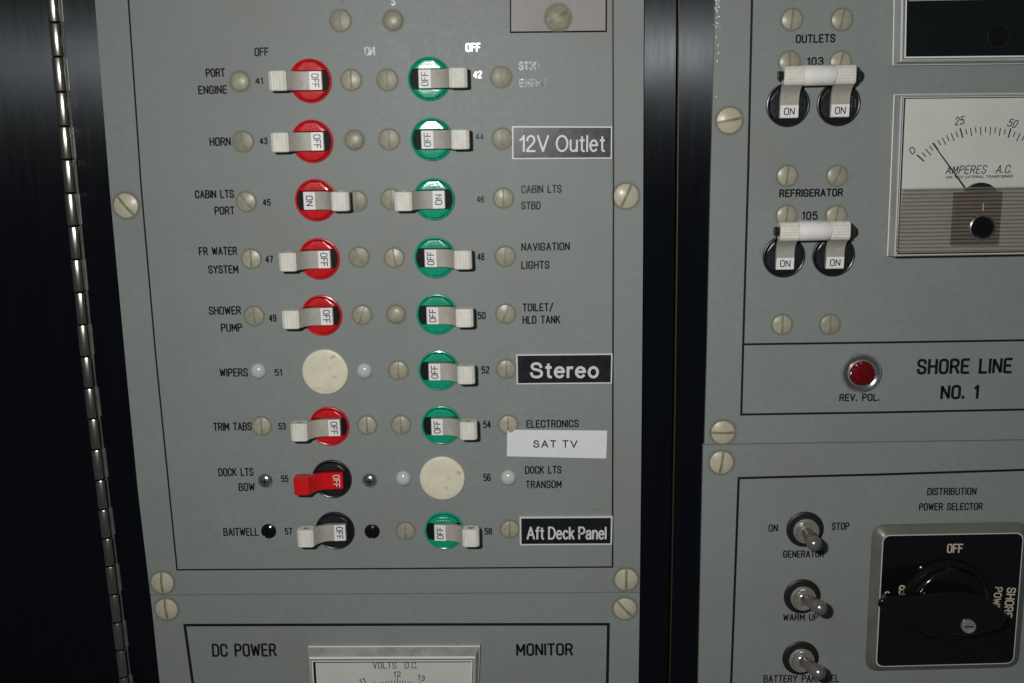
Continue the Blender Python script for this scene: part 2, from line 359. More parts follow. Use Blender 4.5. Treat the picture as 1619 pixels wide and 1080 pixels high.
def caption(parent, s, x0, x1, yc, H, m="ink", h=.03, t=None, gap=1.9, slant=0.0, name="lettering", rot=0.0):
    """printed on the panel: photo pixel extents -> panel millimetres"""
    a = P(x0, yc, h); b = P(x1, yc, h); c0 = P((x0+x1)/2, yc-H/2, h); c1 = P((x0+x1)/2, yc+H/2, h)
    Hm = c0[1]-c1[1]; tt = (t*1.12 if t else max(2.05, H*.17))/ (F/DIST); mb = MB()
    ctr = ((a[0]+b[0])/2, (a[1]+b[1])/2); L_ = math.hypot(b[0]-a[0], b[1]-a[1])
    text_mb(mb, s, -L_/2+tt/2, L_/2-tt/2, 0, Hm-tt, m, .0, tt, gap, slant)
    o = obj(name, mb.mesh(name, 0), parent, (ctr[0], ctr[1], h), rot, label=("%s lettering reading %s" % ("white" if "white" in m or "selector" in m else "black", s)))
    return o
def ell(cx, cy, ax, ay, a0, a1):
    n = max(3, int(abs(a1-a0)/15)); return [(cx+ax*math.cos(math.radians(a0+(a1-a0)*k/n)), cy+ay*math.sin(math.radians(a0+(a1-a0)*k/n))) for k in range(n+1)]
def sm(p):
    out = []
    for i in range(len(p)-1):
        p0, p1, p2, p3 = p[max(0,i-1)], p[i], p[i+1], p[min(len(p)-1,i+2)]
        for k in range(4):
            t = k/4; out.append(tuple(.5*(2*p1[j]+(p2[j]-p0[j])*t+(2*p0[j]-5*p1[j]+4*p2[j]-p3[j])*t*t+(3*p1[j]-p0[j]-3*p2[j]+p3[j])*t**3) for j in (0,1)))
    return out+[p[-1]]
XH = .71
SANS = {   # a plain grotesque for the tags, centre lines with cap height 1
'1':(.26,[[(0,.74),(.13,.83),(.26,1),(.26,0)]]), '2':(.56,[sm([(.02,.7),(.06,.88),(.27,1),(.48,.9),(.53,.72),(.44,.52),(.24,.32),(.07,.14)])+[(.0,0),(.56,0)]]),
'V':(.74,[[(0,1),(.37,0),(.74,1)]]), 'O':(.78,[ell(.39,.5,.39,.5,90,450)]), 'u':(.46,[[(0,XH)]+ell(.23,.2,.23,.2,180,270)+sm([(.28,.01),(.4,.09),(.46,.25)]),[(.46,XH),(.46,0)]]),
't':(.28,[[(.13,.93)]+ell(.27,.14,.14,.14,180,275),[(0,XH),(.27,XH)]]), 'l':(0,[[(0,1),(0,0)]]), 'e':(.5,[[(.04,.385),(.46,.385)],ell(.25,.355,.25,.355,5,318)]),
'S':(.62,[sm([(.56,.74),(.49,.92),(.3,1),(.1,.93),(.04,.76),(.12,.61),(.32,.53),(.53,.45),(.61,.27),(.53,.07),(.31,0),(.08,.07),(0,.28)])]),
'r':(.24,[[(0,XH),(0,0)],sm([(.0,.42),(.05,.62),(.15,.7),(.25,.68)])]), 'o':(.5,[ell(.25,.355,.25,.355,90,450)]), 'A':(.74,[[(0,0),(.37,1),(.74,0)],[(.13,.35),(.61,.35)]]),
'f':(.3,[sm([(.34,.98),(.25,1),(.16,.95),(.13,.82)])+[(.13,0)],[(0,XH),(.28,XH)]]), 'D':(.66,[[(0,0),(0,1),(.28,1)]+ell(.28,.5,.38,.5,80,-80)+[(.28,0),(0,0)]]),
'c':(.46,[ell(.25,.355,.25,.355,40,320)]), 'k':(.44,[[(0,1),(0,0)],[(.40,XH),(.02,.28)],[(.16,.43),(.44,0)]]), 'P':(.58,[[(0,0),(0,1),(.35,1)]+ell(.35,.73,.23,.27,75,-75)+[(.35,.46),(0,.46)]]),
'a':(.5,[sm([(.03,.52),(.09,.66),(.25,.71),(.41,.66),(.45,.5)])+[(.45,.12),(.49,0)],sm([(.45,.42),(.25,.38),(.06,.31),(0,.17),(.07,.03),(.2,0),(.36,.06),(.45,.22)])]),
'n':(.45,[[(0,XH),(0,0)],sm([(.0,.42),(.07,.62),(.23,.71),(.38,.66),(.45,.48)])+[(.45,0)]]), 'T':(.62,[[(0,1),(.62,1)],[(.31,1),(.31,0)]]), ' ':(.16,[])}
def font_mesh(s, u0, u1, vc, H, m, t=.13, gap=.23):
    """grotesque lettering fitted to a box (mm), as a flat mesh"""
    mb = MB(); W = sum(SANS[c][0] for c in s)+gap*(len(s)-1); tt = t*H; k = (u1-u0-tt)/W; x = 0; st = 0
    for c in s:
        wd, strokes = SANS[c]
        for pl in strokes:
            stroke(mb, pl, tt, lambda a, b, x=x: (u0+tt/2+(x+a)*k, vc+(b-.5)*(H-tt)), m, st*.006, rounded=False); st = (st+1) % 4
        x += wd+gap
    return mb.mesh("lettering", 0)

# ------------------------------------------------------------------ the setting: cabinet behind, frames, panels
def plate(name, pts, h0, h1, m, side=None, bevel=0.0, **kw):
    """pts in photo pixels, clockwise in the picture"""
    uv = [P(x, y, h1) for (x,y) in pts]
    cu = sum(p[0] for p in uv)/len(uv); cv = sum(p[1] for p in uv)/len(uv)
    mb = MB(); mb.prism([(u-cu, v-cv) for (u,v) in reversed(uv)], h0-h1, 0, m, bevel, side)
    me = mb.mesh(name, 0 if not bevel else 32)
    if "parent" in kw: return obj(name, me, kw["parent"], (cu, cv, h1))
    o = thing(name, kw["label"], kw["cat"], (cu, cv, h1), me=me); return o
bk = MB(); bk.box(-420, 420, -420, 300, -12, -8, "gap_dark")
o = obj("cabinet_interior", bk.mesh("cabinet_interior", 0)); o["kind"] = "structure"; o["label"] = "dark inside of the cabinet behind the door gap"
T, B = -160, 1240                                   # the parts run on above and below the frame
def lerp_line(pts, y):
    for i in range(len(pts)-1):
        if y <= pts[i+1][1] or i == len(pts)-2:
            (x0,y0),(x1,y1) = pts[i], pts[i+1]; return x0+(x1-x0)*(y-y0)/(y1-y0)
    return pts[-1][0]
hl = [(81.5,-20),(84,10),(97,150),(110,297),(135,560),(163,800),(192,1040)]         # hinge axis
lp = [(139,-160),(150,0),(173.5,300),(201,600),(218.5,780),(240,960),(252.5,1080),(272,1240)]   # left edge of the left panels
md = [(1076,-160),(1071,0),(1069,300),(1065,640),(1059.5,940),(1057,1080),(1053,1240)]           # seam between the two doors
r1 = [(1019,-160),(1018,0),(1016.5,400),(1014,700),(1011.5,937),(1009.5,1080),(1007,1240)]       # right edge of the left panels
r2 = [(1137,-160),(1131,0),(1123.5,300),(1118,560),(1114,700)]
r3 = [(1112,700),(1104,1080),(1100,1240)]
# left wall of the cabinet (left of the hinge)
hx = lambda y: lerp_line(hl, y)
cab = plate("cabinet_side", [(-320,T),(hx(T)-7,T),(hx(300)-7,300),(hx(700)-7,700),(hx(B)-7,B),(-320,B)], -8, -2.2, "black_metal", label="flat black cabinet side left of the long hinge", cat="cabinet side")
cab["kind"] = "structure"; del cab["category"]
fr = thing("door_frame", "black brushed metal frame around the left switch panels", "frame", (*P(600,540),-2))
fu0, fv0 = P(600,540)
def frame_piece(name, pts, h0, h1, m, parent, pu, pv, bevel=0.0):
    uv = [P(x, y, h1) for (x,y) in pts]; mb = MB()
    cu = sum(p[0] for p in uv)/len(uv); cv = sum(p[1] for p in uv)/len(uv)
    mb.prism([(u-cu, v-cv) for (u,v) in reversed(uv)], h0-h1, 0, m, bevel)
    return obj(name, mb.mesh(name, 0), parent, (cu-pu, cv-pv, h1+2))
frame_piece("stile", [(hx(T)+7,T),(lerp_line(lp,T)+14,T)]+[(lerp_line(lp,y)+14,y) for y in (0,300,600,900,B)]+[(hx(y)+7,y) for y in (B,900,600,300,0)], -8, -2, "black_metal", fr, fu0, fv0)
frame_piece("stile", [(r1[0][0]-14,T)]+[(lerp_line(md,y)-2,y) for y in (T,0,300,640,940,B)]+[(lerp_line(r1,y)-14,y) for y in (B,937,700,400,0)], -8, -2, "black_metal", fr, fu0, fv0)
fr2 = thing("door_frame", "black brushed metal frame around the right panels, brass coloured inner edge", "frame", (*P(1350,540),-2))
pu2, pv2 = P(1350,540)
r23 = lambda y: (lerp_line(r2, y) if y <= 700 else lerp_line(r3, y))
frame_piece("stile", [(lerp_line(md,y)+3.2,y) for y in (T,)]+[(r23(y)+14,y) for y in (T,0,300,560,700,B)]+[(lerp_line(md,y)+3.2,y) for y in (B,940,640,300,0)], -8, -2, "black_metal", fr2, pu2, pv2)
frame_piece("brass_edge", [(lerp_line(md,T)+1.2,T)]+[(lerp_line(md,y)+3.2,y) for y in (T,0,300,640,940,B)]+[(lerp_line(md,y)+1.6,y) for y in (B,940,640,300,0)], -8, -2.3, "brass_edge", fr2, pu2, pv2)

seamL = lambda x: 940.5+(x-240)*(936.5-940.5)/770
seamR = lambda x: 703-(x-1112)*7.5/507
XR = 1860
p1 = plate("switch_panel", [(lerp_line(lp,T),T),(lerp_line(r1,T),T)]+[(lerp_line(r1,y),y) for y in (0,400,700)]+[(lerp_line(r1,936),936)]+[(lerp_line(lp,940)-0,940.3)]+[(lerp_line(lp,y),y) for y in (780,600,300,0)], -2, 0, "panel_paint", "panel_edge", label="grey left hand panel holding two columns of circuit breakers", cat="switch panel")
p2 = plate("monitor_panel", [(lerp_line(lp,941.8),941.8),(lerp_line(r1,937.6),937.6)]+[(lerp_line(r1,y),y) for y in (1080,B)]+[(lerp_line(lp,y),y) for y in (B,1080,960)], -2, 0, "panel_paint", "panel_edge", label="grey panel marked DC POWER MONITOR below the left breaker panel", cat="meter panel")
p3 = plate("shore_panel", [(lerp_line(r2,T),T),(XR,T),(XR,seamR(XR)-.7)]+[(lerp_line(r2,700),702.3)]+[(lerp_line(r2,y),y) for y in (560,300,0)], -2, 0, "panel_paint", "panel_edge", label="grey right hand panel marked SHORE LINE NO. 1", cat="switch panel")
p4 = plate("selector_panel", [(1112,703.8),(XR,seamR(XR)+.8),(XR,B),(1100,B),(1104,1080)], -2, 0.12, "panel_paint", "panel_edge", label="grey lower right panel with toggles and DISTRIBUTION POWER SELECTOR", cat="switch panel")
def rel(parent, x, y, h=0):
    u, v = P(x, y, h); return (u-parent.location.x*1000, v-parent.location.z*1000, h+parent.location.y*1000)
def line(parent, pts, wpx, m="border_ink", h=.02, name="border_line"):
    t_ = wpx/(F/DIST); mb = MB(); q = [P(x,y,h) for (x,y) in pts]; c = q[0]
    stroke(mb, [(a[0]-c[0], a[1]-c[1]) for a in q], t_, lambda a,b:(a,b), m, 0, rounded=False)
    return obj(name, mb.mesh(name, 0), parent, (c[0]-parent.location.x*1000, c[1]-parent.location.z*1000, h+parent.location.y*1000))
line(p1, [(190,T),(203,0),(223.5,300),(246,560),(280,901),(624,899),(968.5,896.5),(969,600),(970,300),(969,0),(968,T)], 2.7)
line(p2, [(327,B),(292,988.5),(627,987.5),(962,987),(957,B)], 5)
line(p3, [(1194,T),(1189,0),(1183,270),(1175,545),(1172,655.5),(1400,652),(1619,647.5),(XR,643)], 3.6)
line(p3, [(1176.5,544.5),(1400,541.5),(1619,538),(XR,534)], 3.4, h=.03)
line(p4, [(1150,B),(1156,1080),(1168,756),(1400,750),(1619,743),(XR,736)], 4, h=.14)

def pcap(parent, s, x0, x1, yc, H, m="ink", t=None, gap=1.9, h=None, slant=0, rot=0):
    h = h if h is not None else (.155 if parent is p4 else .03)
    o = caption(parent, s, x0, x1, yc, H, m, h, t, gap, slant, rot=rot)
    o.location.x -= parent.location.x; o.location.z -= parent.location.z; o.location.y -= parent.location.y
    return o
for s, x0, x1, y, H in [("OFF",402,425,82,14),("ON",576,593,81,14),("OFF",736,760,75,14),("PORT",325,356,115,14),("ENGINE",313,359,142,14),("41",403,416,128,11),
  ("HORN",331,365,224,14),("43",410,423,223,11),("CABIN LTS",308,370,307,13.5),("PORT",339,371,333,13.5),("45",415,428,320,11),("FR WATER",314,375,397,13.5),("SYSTEM",329,377,426,13.5),("47",419,432,410,11.5),
  ("SHOWER",330,381,491,13.5),("PUMP",349,383,518,13.5),("49",425,437,503,12),("WIPERS",347,392,589,13.5),("51",434,446,589,11),("TRIM TABS",337,398,674.5,13.5),("53",440,452,674,11),
  ("DOCK LTS",345,401,746.5,13),("BOW",377,403,770,13),("55",444,456,757,11),("BAITWELL",353,409,841,13),("57",450,462,840,11),
  ("42",748,762,118,12),("46",753,766,315,11),("48",754,766,406,12),("50",755,768,499,12),("52",761,774,585,12),("54",764,776,671,12),("56",764,776,755,12),("58",766,778,840,11),
  ("STBD",820,853,104,13.5),("ENGINE",821,868,131,13.5),("CABIN LTS",824,888,299,13),("STBD",824,855,325,13),("NAVIGATION",824,901,390,13),("LIGHTS",824,869,419,13),("TOILET/",826,875,486,13),("HLD TANK",826,886,505.5,13),
  ("ELECTRONICS",832,915,670,12.5),("DOCK LTS",830,888,743,12.5),("TRANSOM",831,888,766,12.5),("1",538,542,3,11),("5",618,625,3,11)]:
    pcap(p1, s, x0, x1, y, H)
pcap(p1, "44", 751, 765, 216, 11, "grey_ink")
pcap(p2, "DC POWER", 335, 437, 1028, 21, t=3.3); pcap(p2, "MONITOR", 816, 906, 1027, 20, t=3.4)
pcap(p3, "OUTLETS", 1258, 1321, 61, 14, t=2.1); pcap(p3, "103", 1276, 1302, 97, 13.5, t=2.1, gap=2.2); pcap(p3, "REFRIGERATOR", 1232, 1333, 305, 13, t=2.2); pcap(p3, "105", 1268, 1293, 341, 13.5, t=2.1, gap=2.2)
pcap(p3, "REV. POL.", 1327, 1391, 628.5, 12, t=2); pcap(p3, "SHORE LINE", 1450, 1601, 579, 25, t=4); pcap(p3, "NO. 1", 1487, 1548, 620, 23, t=4)
for s, x0, x1, y, H in [("DISTRIBUTION",1466,1544,777,12),("POWER SELECTOR",1453,1554,801,12),("ON",1215,1230,835,12),("STOP",1315,1343,832,12),("GENERATOR",1238,1303,876,11.5),("WARM UP",1238,1294,976,11.5),("BATTERY PARALLEL",1207,1327,1073,12)]:
    pcap(p4, s, x0, x1, y, H, t=1.9)

# ------------------------------------------------------------------ screws
def disc_columns(mb, R, w_slot, depth, dome, m, mslot, base=.35, n=9, h0=0.0):
    """domed round head with a straight slot along v"""
    def top(u, v): return h0+base+dome*max(0, 1-((u*u+v*v)/(R*R)))
    def strip(us, mm, sink=0.0):
        rows = []
        for u in us:
            e = math.sqrt(max(R*R-u*u, 1e-6)); rows.append([(u, -e+2*e*k/8, top(u, -e+2*e*k/8)-sink) for k in range(9)])
        vs = [p for r in rows for p in r]
        mb.add(vs, [(i*9+k, i*9+k+1, (i+1)*9+k+1, (i+1)*9+k) for i in range(len(rows)-1) for k in range(8)], mm)
        # outer skirts
        for k in (0, 8):
            a = [rows[i][k] for i in range(len(rows))]; mb.add(a+[(p[0],p[1],h0-.02) for p in a], [(i, i+1, len(a)+i+1, len(a)+i) for i in range(len(a)-1)], mm)
        return rows
    hw = w_slot/2
    us = lambda a, b: [R*math.sin(x) for x in [math.asin(a/R)+(math.asin(min(1,b/R))-math.asin(a/R))*k/n for k in range(n+1)]]
    right = strip(us(hw, R*.999), m); left = strip([-u for u in us(hw, R*.999)], m)
    fl_ = strip([-hw, 0, hw], mslot, depth)
    for side, fr_ in ((right[0], fl_[2]), (left[0], fl_[0])):
        mb.add(list(side)+list(fr_), [(k, k+1, 9+k+1, 9+k) for k in range(8)], mslot)
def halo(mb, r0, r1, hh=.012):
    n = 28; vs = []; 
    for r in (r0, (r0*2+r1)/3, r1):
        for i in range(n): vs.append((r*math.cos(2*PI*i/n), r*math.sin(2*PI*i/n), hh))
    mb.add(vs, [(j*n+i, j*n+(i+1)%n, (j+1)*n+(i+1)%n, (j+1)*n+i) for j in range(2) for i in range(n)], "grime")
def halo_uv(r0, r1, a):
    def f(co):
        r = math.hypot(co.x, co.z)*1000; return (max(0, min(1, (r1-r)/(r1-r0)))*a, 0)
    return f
def screw_mesh(R, m, dome, slot=.62, ring=True, depth=.45, base=.35):
    mb = MB(); disc_columns(mb, R, slot, depth, dome, m, "slot_nylon" if "nylon" in m else m, base)
    if ring: halo(mb, R, R*1.30)
    return mb.mesh("screw", 38, uv=halo_uv(R*.98, R*1.30, 1.5))
SC = {'s': screw_mesh(3.42, "nylon_small", .34, .8, depth=.26, base=.2), 'm': screw_mesh(3.35, "nylon", .5, .66, depth=.26, base=.25), 'L': screw_mesh(4.45, "nylon_large", .9, .95, depth=.5),
      'r': screw_mesh(3.45, "nylon", .6, .7, depth=.28, base=.25), 'b': screw_mesh(3.0, "black_gloss", 1.0, .7, ring=False)}
mb = MB()                                                                             # worn smooth nylon head
mb.lathe([(3.3,0),(3.3,.35),(3.1,.65),(2.6,.95),(1.8,1.2),(.9,1.33),(.2,1.36)], "nylon", 28); mb.box(-.2,.2,-2.1,2.1,1.0,1.12,"slot_nylon"); halo(mb, 3.3, 4.3); SC['d'] = mb.mesh("screw", 50, uv=halo_uv(3.2,4.3,1.5))
mb = MB()                                                                             # chrome cross-head
mb.lathe([(3.0,0),(3.0,.4),(2.8,.85),(2.3,1.3),(1.5,1.65),(.7,1.82),(.2,1.85)], "chrome", 28)
mb.box(-.25,.25,-1.25,1.25,1.5,1.87,"recess"); mb.box(-1.25,1.25,-.25,.25,1.5,1.885,"recess"); SC['c'] = mb.mesh("screw", 50)
def screw(parent, x, y, kind='s', ang=0.0, label=None, name="screw"):
    u, v = P(x, y); pl = parent.location; h0 = .12 if parent is p4 else 0
    c, s_ = math.cos(parent.rotation_euler.y), math.sin(parent.rotation_euler.y)
    du, dv = u-pl.x*1000, v-pl.z*1000
    lu, lv = c*du-s_*dv, s_*du+c*dv                      # undo the parent's own turn
    return obj(name, SC[kind], parent, (lu, lv, h0+pl.y*1000), math.radians(ang)-parent.rotation_euler.y, label)
for p, x, y, k, a in [(p1,199.5,325,'L',-38),(p1,990,310,'L',25),(p1,257,921,'L',0),(p1,990,916,'L',0),(p2,263.5,963,'L',-4),(p2,988,962,'L',-42),(p3,1153,190.5,'L',80),(p3,1143,683.5,'L',90),(p4,1140.5,731,'L',8),
                      (p1,538.5,32.5,'s',0),(p1,621.5,32.5,'d',0),(p3,1252,31,'r',6),(p3,1331,31,'r',12)]:
    screw(p, x, y, k, a)

# ------------------------------------------------------------------ breakers
WL = 6.7          # width of a lever
def collar_mesh(m):
    mb = MB(); R = 7.85
    mb.lathe([(R,0),(R,.55),(R-.15,.8),(R-.45,.88),(R-.75,.75),(R-.85,.45),(R-.85,.15)], m, 48, cap=False)
    mb.lathe([(R-.8,.12),(3.3,.12)], "recess", 40, cap=True)
    s = 3.62                                            # the two raised halves beside the slot
    for sg in (1,-1):
        Rr = R-.95; rows = []; K = 14
        a0 = math.asin(s/Rr)
        for j in range(6):
            ring = []
            vv = s+(Rr-s)*[0,.06,.3,.6,.88,1.0][j]*.995
            e = math.sqrt(max(Rr*Rr-vv*vv, 1e-4))
            hh = [1.5,1.66,1.64,1.58,1.5,1.2][j]
            for k in range(K+1):
                u = -e+2*e*k/K; edge = min(1, (1-abs(u)/e)*6) if e > .1 else 1
                ring.append((u, vv*sg, hh-(1-edge)*.25 if j < 5 else hh))
            rows.append(ring)
        vs = [p for r in rows for p in r]; n1 = K+1
        mb.add(vs, [(j*n1+k, j*n1+k+1, (j+1)*n1+k+1, (j+1)*n1+k) for j in range(5) for k in range(K)], m)
        e = math.sqrt(Rr*Rr-s*s)
        mb.quad((-e,s*sg,.1),(e,s*sg,.1),(e,s*sg,1.3),(-e,s*sg,1.3), m)
        mb.add(rows[0]+[(p[0],p[1],.1) for p in rows[0]], [(k,k+1,n1+k+1,n1+k) for k in range(K)], m)
        rim = [(r[0]) for r in rows]+[(r[-1]) for r in reversed(rows)]
        mb.add(rim+[(p[0],p[1],.1) for p in rim], [(k,k+1,len(rim)+k+1,len(rim)+k) for k in range(len(rim)-1)], m)
    for sg in (1,-1):                                   # raised moulded marks: an arrow above and a short bar
        mark = MB()
    return mb
COL = {}
for c, m_ in (("red","red_plastic"),("green","green_plastic"),("black","black_plastic")):
    mb = collar_mesh(m_)
    # moulded arrow and dashes standing 0.1 mm proud of the raised halves
    sgn = 1
    for (a,b) in (((-1.6,5.7),(1.4,5.7)),):
        mb.box(a[0],b[0],a[1]-.14,a[1]+.14,1.1,1.60,m_, .06)
    mb.prism([(1.4,5.25),(2.1,5.7),(1.4,6.15)],1.1,1.60,m_)
    for k in range(5): mb.box(-2.6+k*1.1,-1.9+k*1.1,4.35,4.75,1.3,1.84,m_, .05)
    COL[c] = mb.mesh("collar", 30)
def collar_flip(): pass
BODY = [(4.75,.4),(4.72,2.35),(4.5,2.62),(0.1,3.0),(-1.8,3.15),(-3.3,3.6),(-4.5,4.45),(-5.5,5.6),(-6.5,7.2),(-7.0,8.0),(-7.6,8.0),(-7.6,4.6),(-6.6,3.6),(-5.2,2.5),(-3.5,1.2),(-1.5,.5)]
def grip_profile(ribs=True):
    """ribbed barrel at the lever's end: outline in (u,h)"""
    u0, u1, h0, h1 = -13.2, -6.9, 3.7, 9.3; out = []
    n = 12
    for k in range(n+1):
        u = u1+(u0-u1)*k/n; d = .20 if (k % 2 and ribs) else 0
        ce = 1-abs((u-(u0+u1)/2)/((u1-u0)/2))**5*.95
        out.append((u, h1-1.1+1.1*ce**.5-d if ce > 0 else h1-1.1-d))
    m_ = 7
    for k in range(1, m_): h = (h1-1.1)+(h0+1-(h1-1.1))*k/m_; out.append((u0-.0-(.20 if k % 2 and ribs else 0), h))
    out += [(u0+.25,h0+.5),(u0+1.0,h0),(u1-1.2,h0),(u1-.2,h0+.6),(u1,h0+1.6)]
    return out
def lever_set(body_m, grip_m, ribs=True):
    a = MB(); a.extrude_v(BODY, -WL/2, WL/2, body_m, bevel=.22)
    b = MB(); b.extrude_v(grip_profile(ribs), -WL/2-.12, WL/2+.12, grip_m, bevel=.3)
    cu, ch = -10.05, 6.5
    if ribs:
        for sg in (1,-1):                               # the bore through the barrel, with its rim
            n = 20; v = sg*(WL/2+.14)
            ring = [(cu+1.75*math.cos(2*PI*i/n), v, ch+1.75*math.sin(2*PI*i/n)) for i in range(n)]
            rin = [(cu+1.25*math.cos(2*PI*i/n), v+sg*.10, ch+1.2*math.sin(2*PI*i/n)) for i in range(n)]
            rin2 = [(cu+1.2*math.cos(2*PI*i/n), v+sg*.0, ch+1.2*math.sin(2*PI*i/n)) for i in range(n)]
            b.add(ring+rin+rin2, [(i,(i+1)%n,n+(i+1)%n,n+i) for i in range(n)]+[(n+i,n+(i+1)%n,2*n+(i+1)%n,2*n+i) for i in range(n)], grip_m)
            b.add(rin2, [tuple(range(n))], "slot_nylon")
    return a.mesh("lever", 28), b.mesh("grip", 24)
LEV = {'white': lever_set("lever_body", "grip_plastic"), 'red': lever_set("red_lever", "red_lever", False)}
def top_h(u): return 3.0-(u-.1)*(.38/4.4)
def label_mesh(word, m_plate, m_ink):
    mb = MB()
    if m_plate:
        vs = [(u, v, top_h(u)+dh) for dh in (-.1,.09) for (u,v) in ((.15,-WL/2+.12),(4.45,-WL/2+.12),(4.45,WL/2-.12),(.15,WL/2-.12))]
        mb.add(vs, [(4,5,6,7),(0,1,5,4),(1,2,6,5),(2,3,7,6),(3,0,4,7)], m_plate)
    t = .36; d = 1 if word == "OFF" else -1
    hw = 2.35 if word == "OFF" else 1.75
    # text runs down the face (-v) for OFF, up (+v) for ON; cap height lies along u
    fn = (lambda a, b: (2.3+b, -a)) if d == 1 else (lambda a, b: (2.3-b, a))
    text_mb(mb, word, -hw, hw, 0, 2.3, m_ink, (lambda q: top_h(q.x)+.11), t, gap=1.6, fn=fn)
    return mb.mesh("marking", 0)
LAB = {("OFF","white"): label_mesh("OFF","label_white","print_black"), ("ON","white"): label_mesh("ON","label_white","print_black"), ("OFF","red"): label_mesh("OFF",None,"print_white")}
def put_lever(parent, word, kind, loc=(0,0,0), ang=0.0, grip=True):
    a, b = LEV[kind]
    lv = obj("lever", a, parent, loc, ang)
    if kind == 'red': lv["label"] = "red lever"
    obj("grip", b, lv)
    obj("marking", LAB[(word, kind)], lv, label="%s marking reading %s" % ("white" if kind == 'red' else "black on white", word))
    return lv
def breaker(x, y, colour, lever, side, word, label, screws, group):
    """side 'L': the lever points left, 'R': right"""
    u, v = P(x, y); t = thing("circuit_breaker", label, "circuit breaker", (u, v, 0), 0, group)
    cl = obj("collar", COL[colour], t, (0,0,0), 0)
    put_lever(t, word, lever, ((.9 if x > 600 else .35) if side == 'R' else (-.3 if x > 600 else 0), 0, 0), 0 if side == 'L' else PI)
    for (sx, sy, k, a) in screws: screw(t, sx, sy, k, a)
    return t
GR, GG = "red collared breakers in the left column", "green collared breakers in the right column"
BR = [
 (491,128,'red','white','L','OFF',"red collared breaker 41 beside PORT ENGINE, top of the left column",[(379.5,129,'d',0),(555.5,126.5,'m',0)],GR),
 (494,223.5,'red','white','L','OFF',"red collared breaker 43 beside HORN, white lever pointing left",[(384.5,224,'s',-12),(560.5,221.5,'d',0)],GR),
 (500,316.5,'red','white','R','ON',"red collared breaker 45 beside CABIN LTS PORT, its lever switched right to ON",[(389.5,319,'m',-35),(564,318,'s',0)],GR),
 (505,409,'red','white','L','OFF',"red collared breaker 47 beside FR WATER SYSTEM",[(397.5,409.5,'m',0),(568,406.5,'s',-25)],GR),
 (509,498.5,'red','white','L','OFF',"red collared breaker 49 beside SHOWER PUMP, white lever to the left",[(402,499.5,'s',0),(572.5,498,'m',20)],GR),
 (521,673.5,'red','white','L','OFF',"red collared breaker 53 beside TRIM TABS, between white blank and black breaker",[(414,673.5,'m',0),(580.5,672,'m',0)],GR),
 (525,757,'black','red','L','OFF',"breaker 55 with the only red lever, chrome screws, beside DOCK LTS BOW",[(420,759.5,'c',10),(585,759,'c',5)],"black collared breakers in the left column"),
 (530,838.5,'black','white','L','OFF',"black collared breaker 57 with white lever and black screws beside BAITWELL",[(425,839.5,'b',40),(588.5,840,'b',0)],"black collared breakers in the left column"),
 (679,125,'green','white','R','OFF',"green collared breaker 42 beside STBD ENGINE, top of the right column",[(612.5,126.5,'s',0),(792.5,122,'s',0)],GG),
 (683,220.5,'green','white','R','OFF',"green collared breaker 44 beside the 12V Outlet tag",[(615.5,220.5,'s',0),(794.5,219.5,'s',0)],GG),
 (686,315,'green','white','L','ON',"green collared breaker 46 beside CABIN LTS STBD, its lever switched left to ON",[(618.5,315,'s',0),(796,313.5,'m',0)],GG),
 (688,407,'green','white','R','OFF',"green collared breaker 48 beside NAVIGATION LIGHTS",[(623.5,407.5,'m',-8),(799,405.5,'s',4)],GG),
 (691,497,'green','white','R','OFF',"green collared breaker 50 beside TOILET/ HLD TANK",[(626.5,497,'d',0),(799.5,496,'m',22)],GG),
 (694,585.5,'green','white','R','OFF',"green collared breaker 52 beside the Stereo tag",[(630,585.5,'m',3),(800.5,583.5,'m',0)],GG),
 (698,672,'green','white','R','OFF',"green collared breaker 54 beside ELECTRONICS and the paper SAT TV tag",[(634,671.5,'m',0),(803.5,671,'m',0)],GG),
 (702.5,838.5,'green','white','R','OFF',"green collared breaker 58 beside the Aft Deck Panel tag, bottom of the right column",[(641.5,839.5,'m',0),(806,836.5,'m',3)],GG)]
for b in BR: breaker(*b)

# blanking caps and the small white domes beside them
def capmesh():
    mb = MB(); mb.lathe([(8.85,0),(8.85,.5),(8.7,.8),(8.3,.95),(6,1.02),(3,1.05),(.3,1.06)], "cap_plastic", 56); return mb.mesh("blanking_cap", 40)
cm = capmesh()
thing("blanking_cap", "round cream blanking cap in row 51 beside WIPERS", "blanking cap", (*P(514.5,587.5),0), 0, "cream blanking caps", cm)
thing("blanking_cap", "round cream blanking cap in row 56 left of DOCK LTS TRANSOM", "blanking cap", (*P(699.5,755.5),0), .7, "cream blanking caps", cm)
mb = MB(); mb.lathe([(3.05,0),(3.05,.3),(2.9,.8),(2.5,1.35),(1.8,1.85),(1.0,2.1),(.25,2.18)], "white_dome", 28); dm = mb.mesh("plug_button", 60)
for x, y, l in [(408.5,586.5,"small white domed plug between WIPERS and number 51"),(576.5,586,"small white domed plug right of the upper cream cap"),
                (638,756,"small white domed plug left of the lower cream cap"),(804,755,"small white domed plug left of DOCK LTS TRANSOM")]:
    thing("plug_button", l, "plug", (*P(x,y),0), 0, "small white domed plugs", dm)

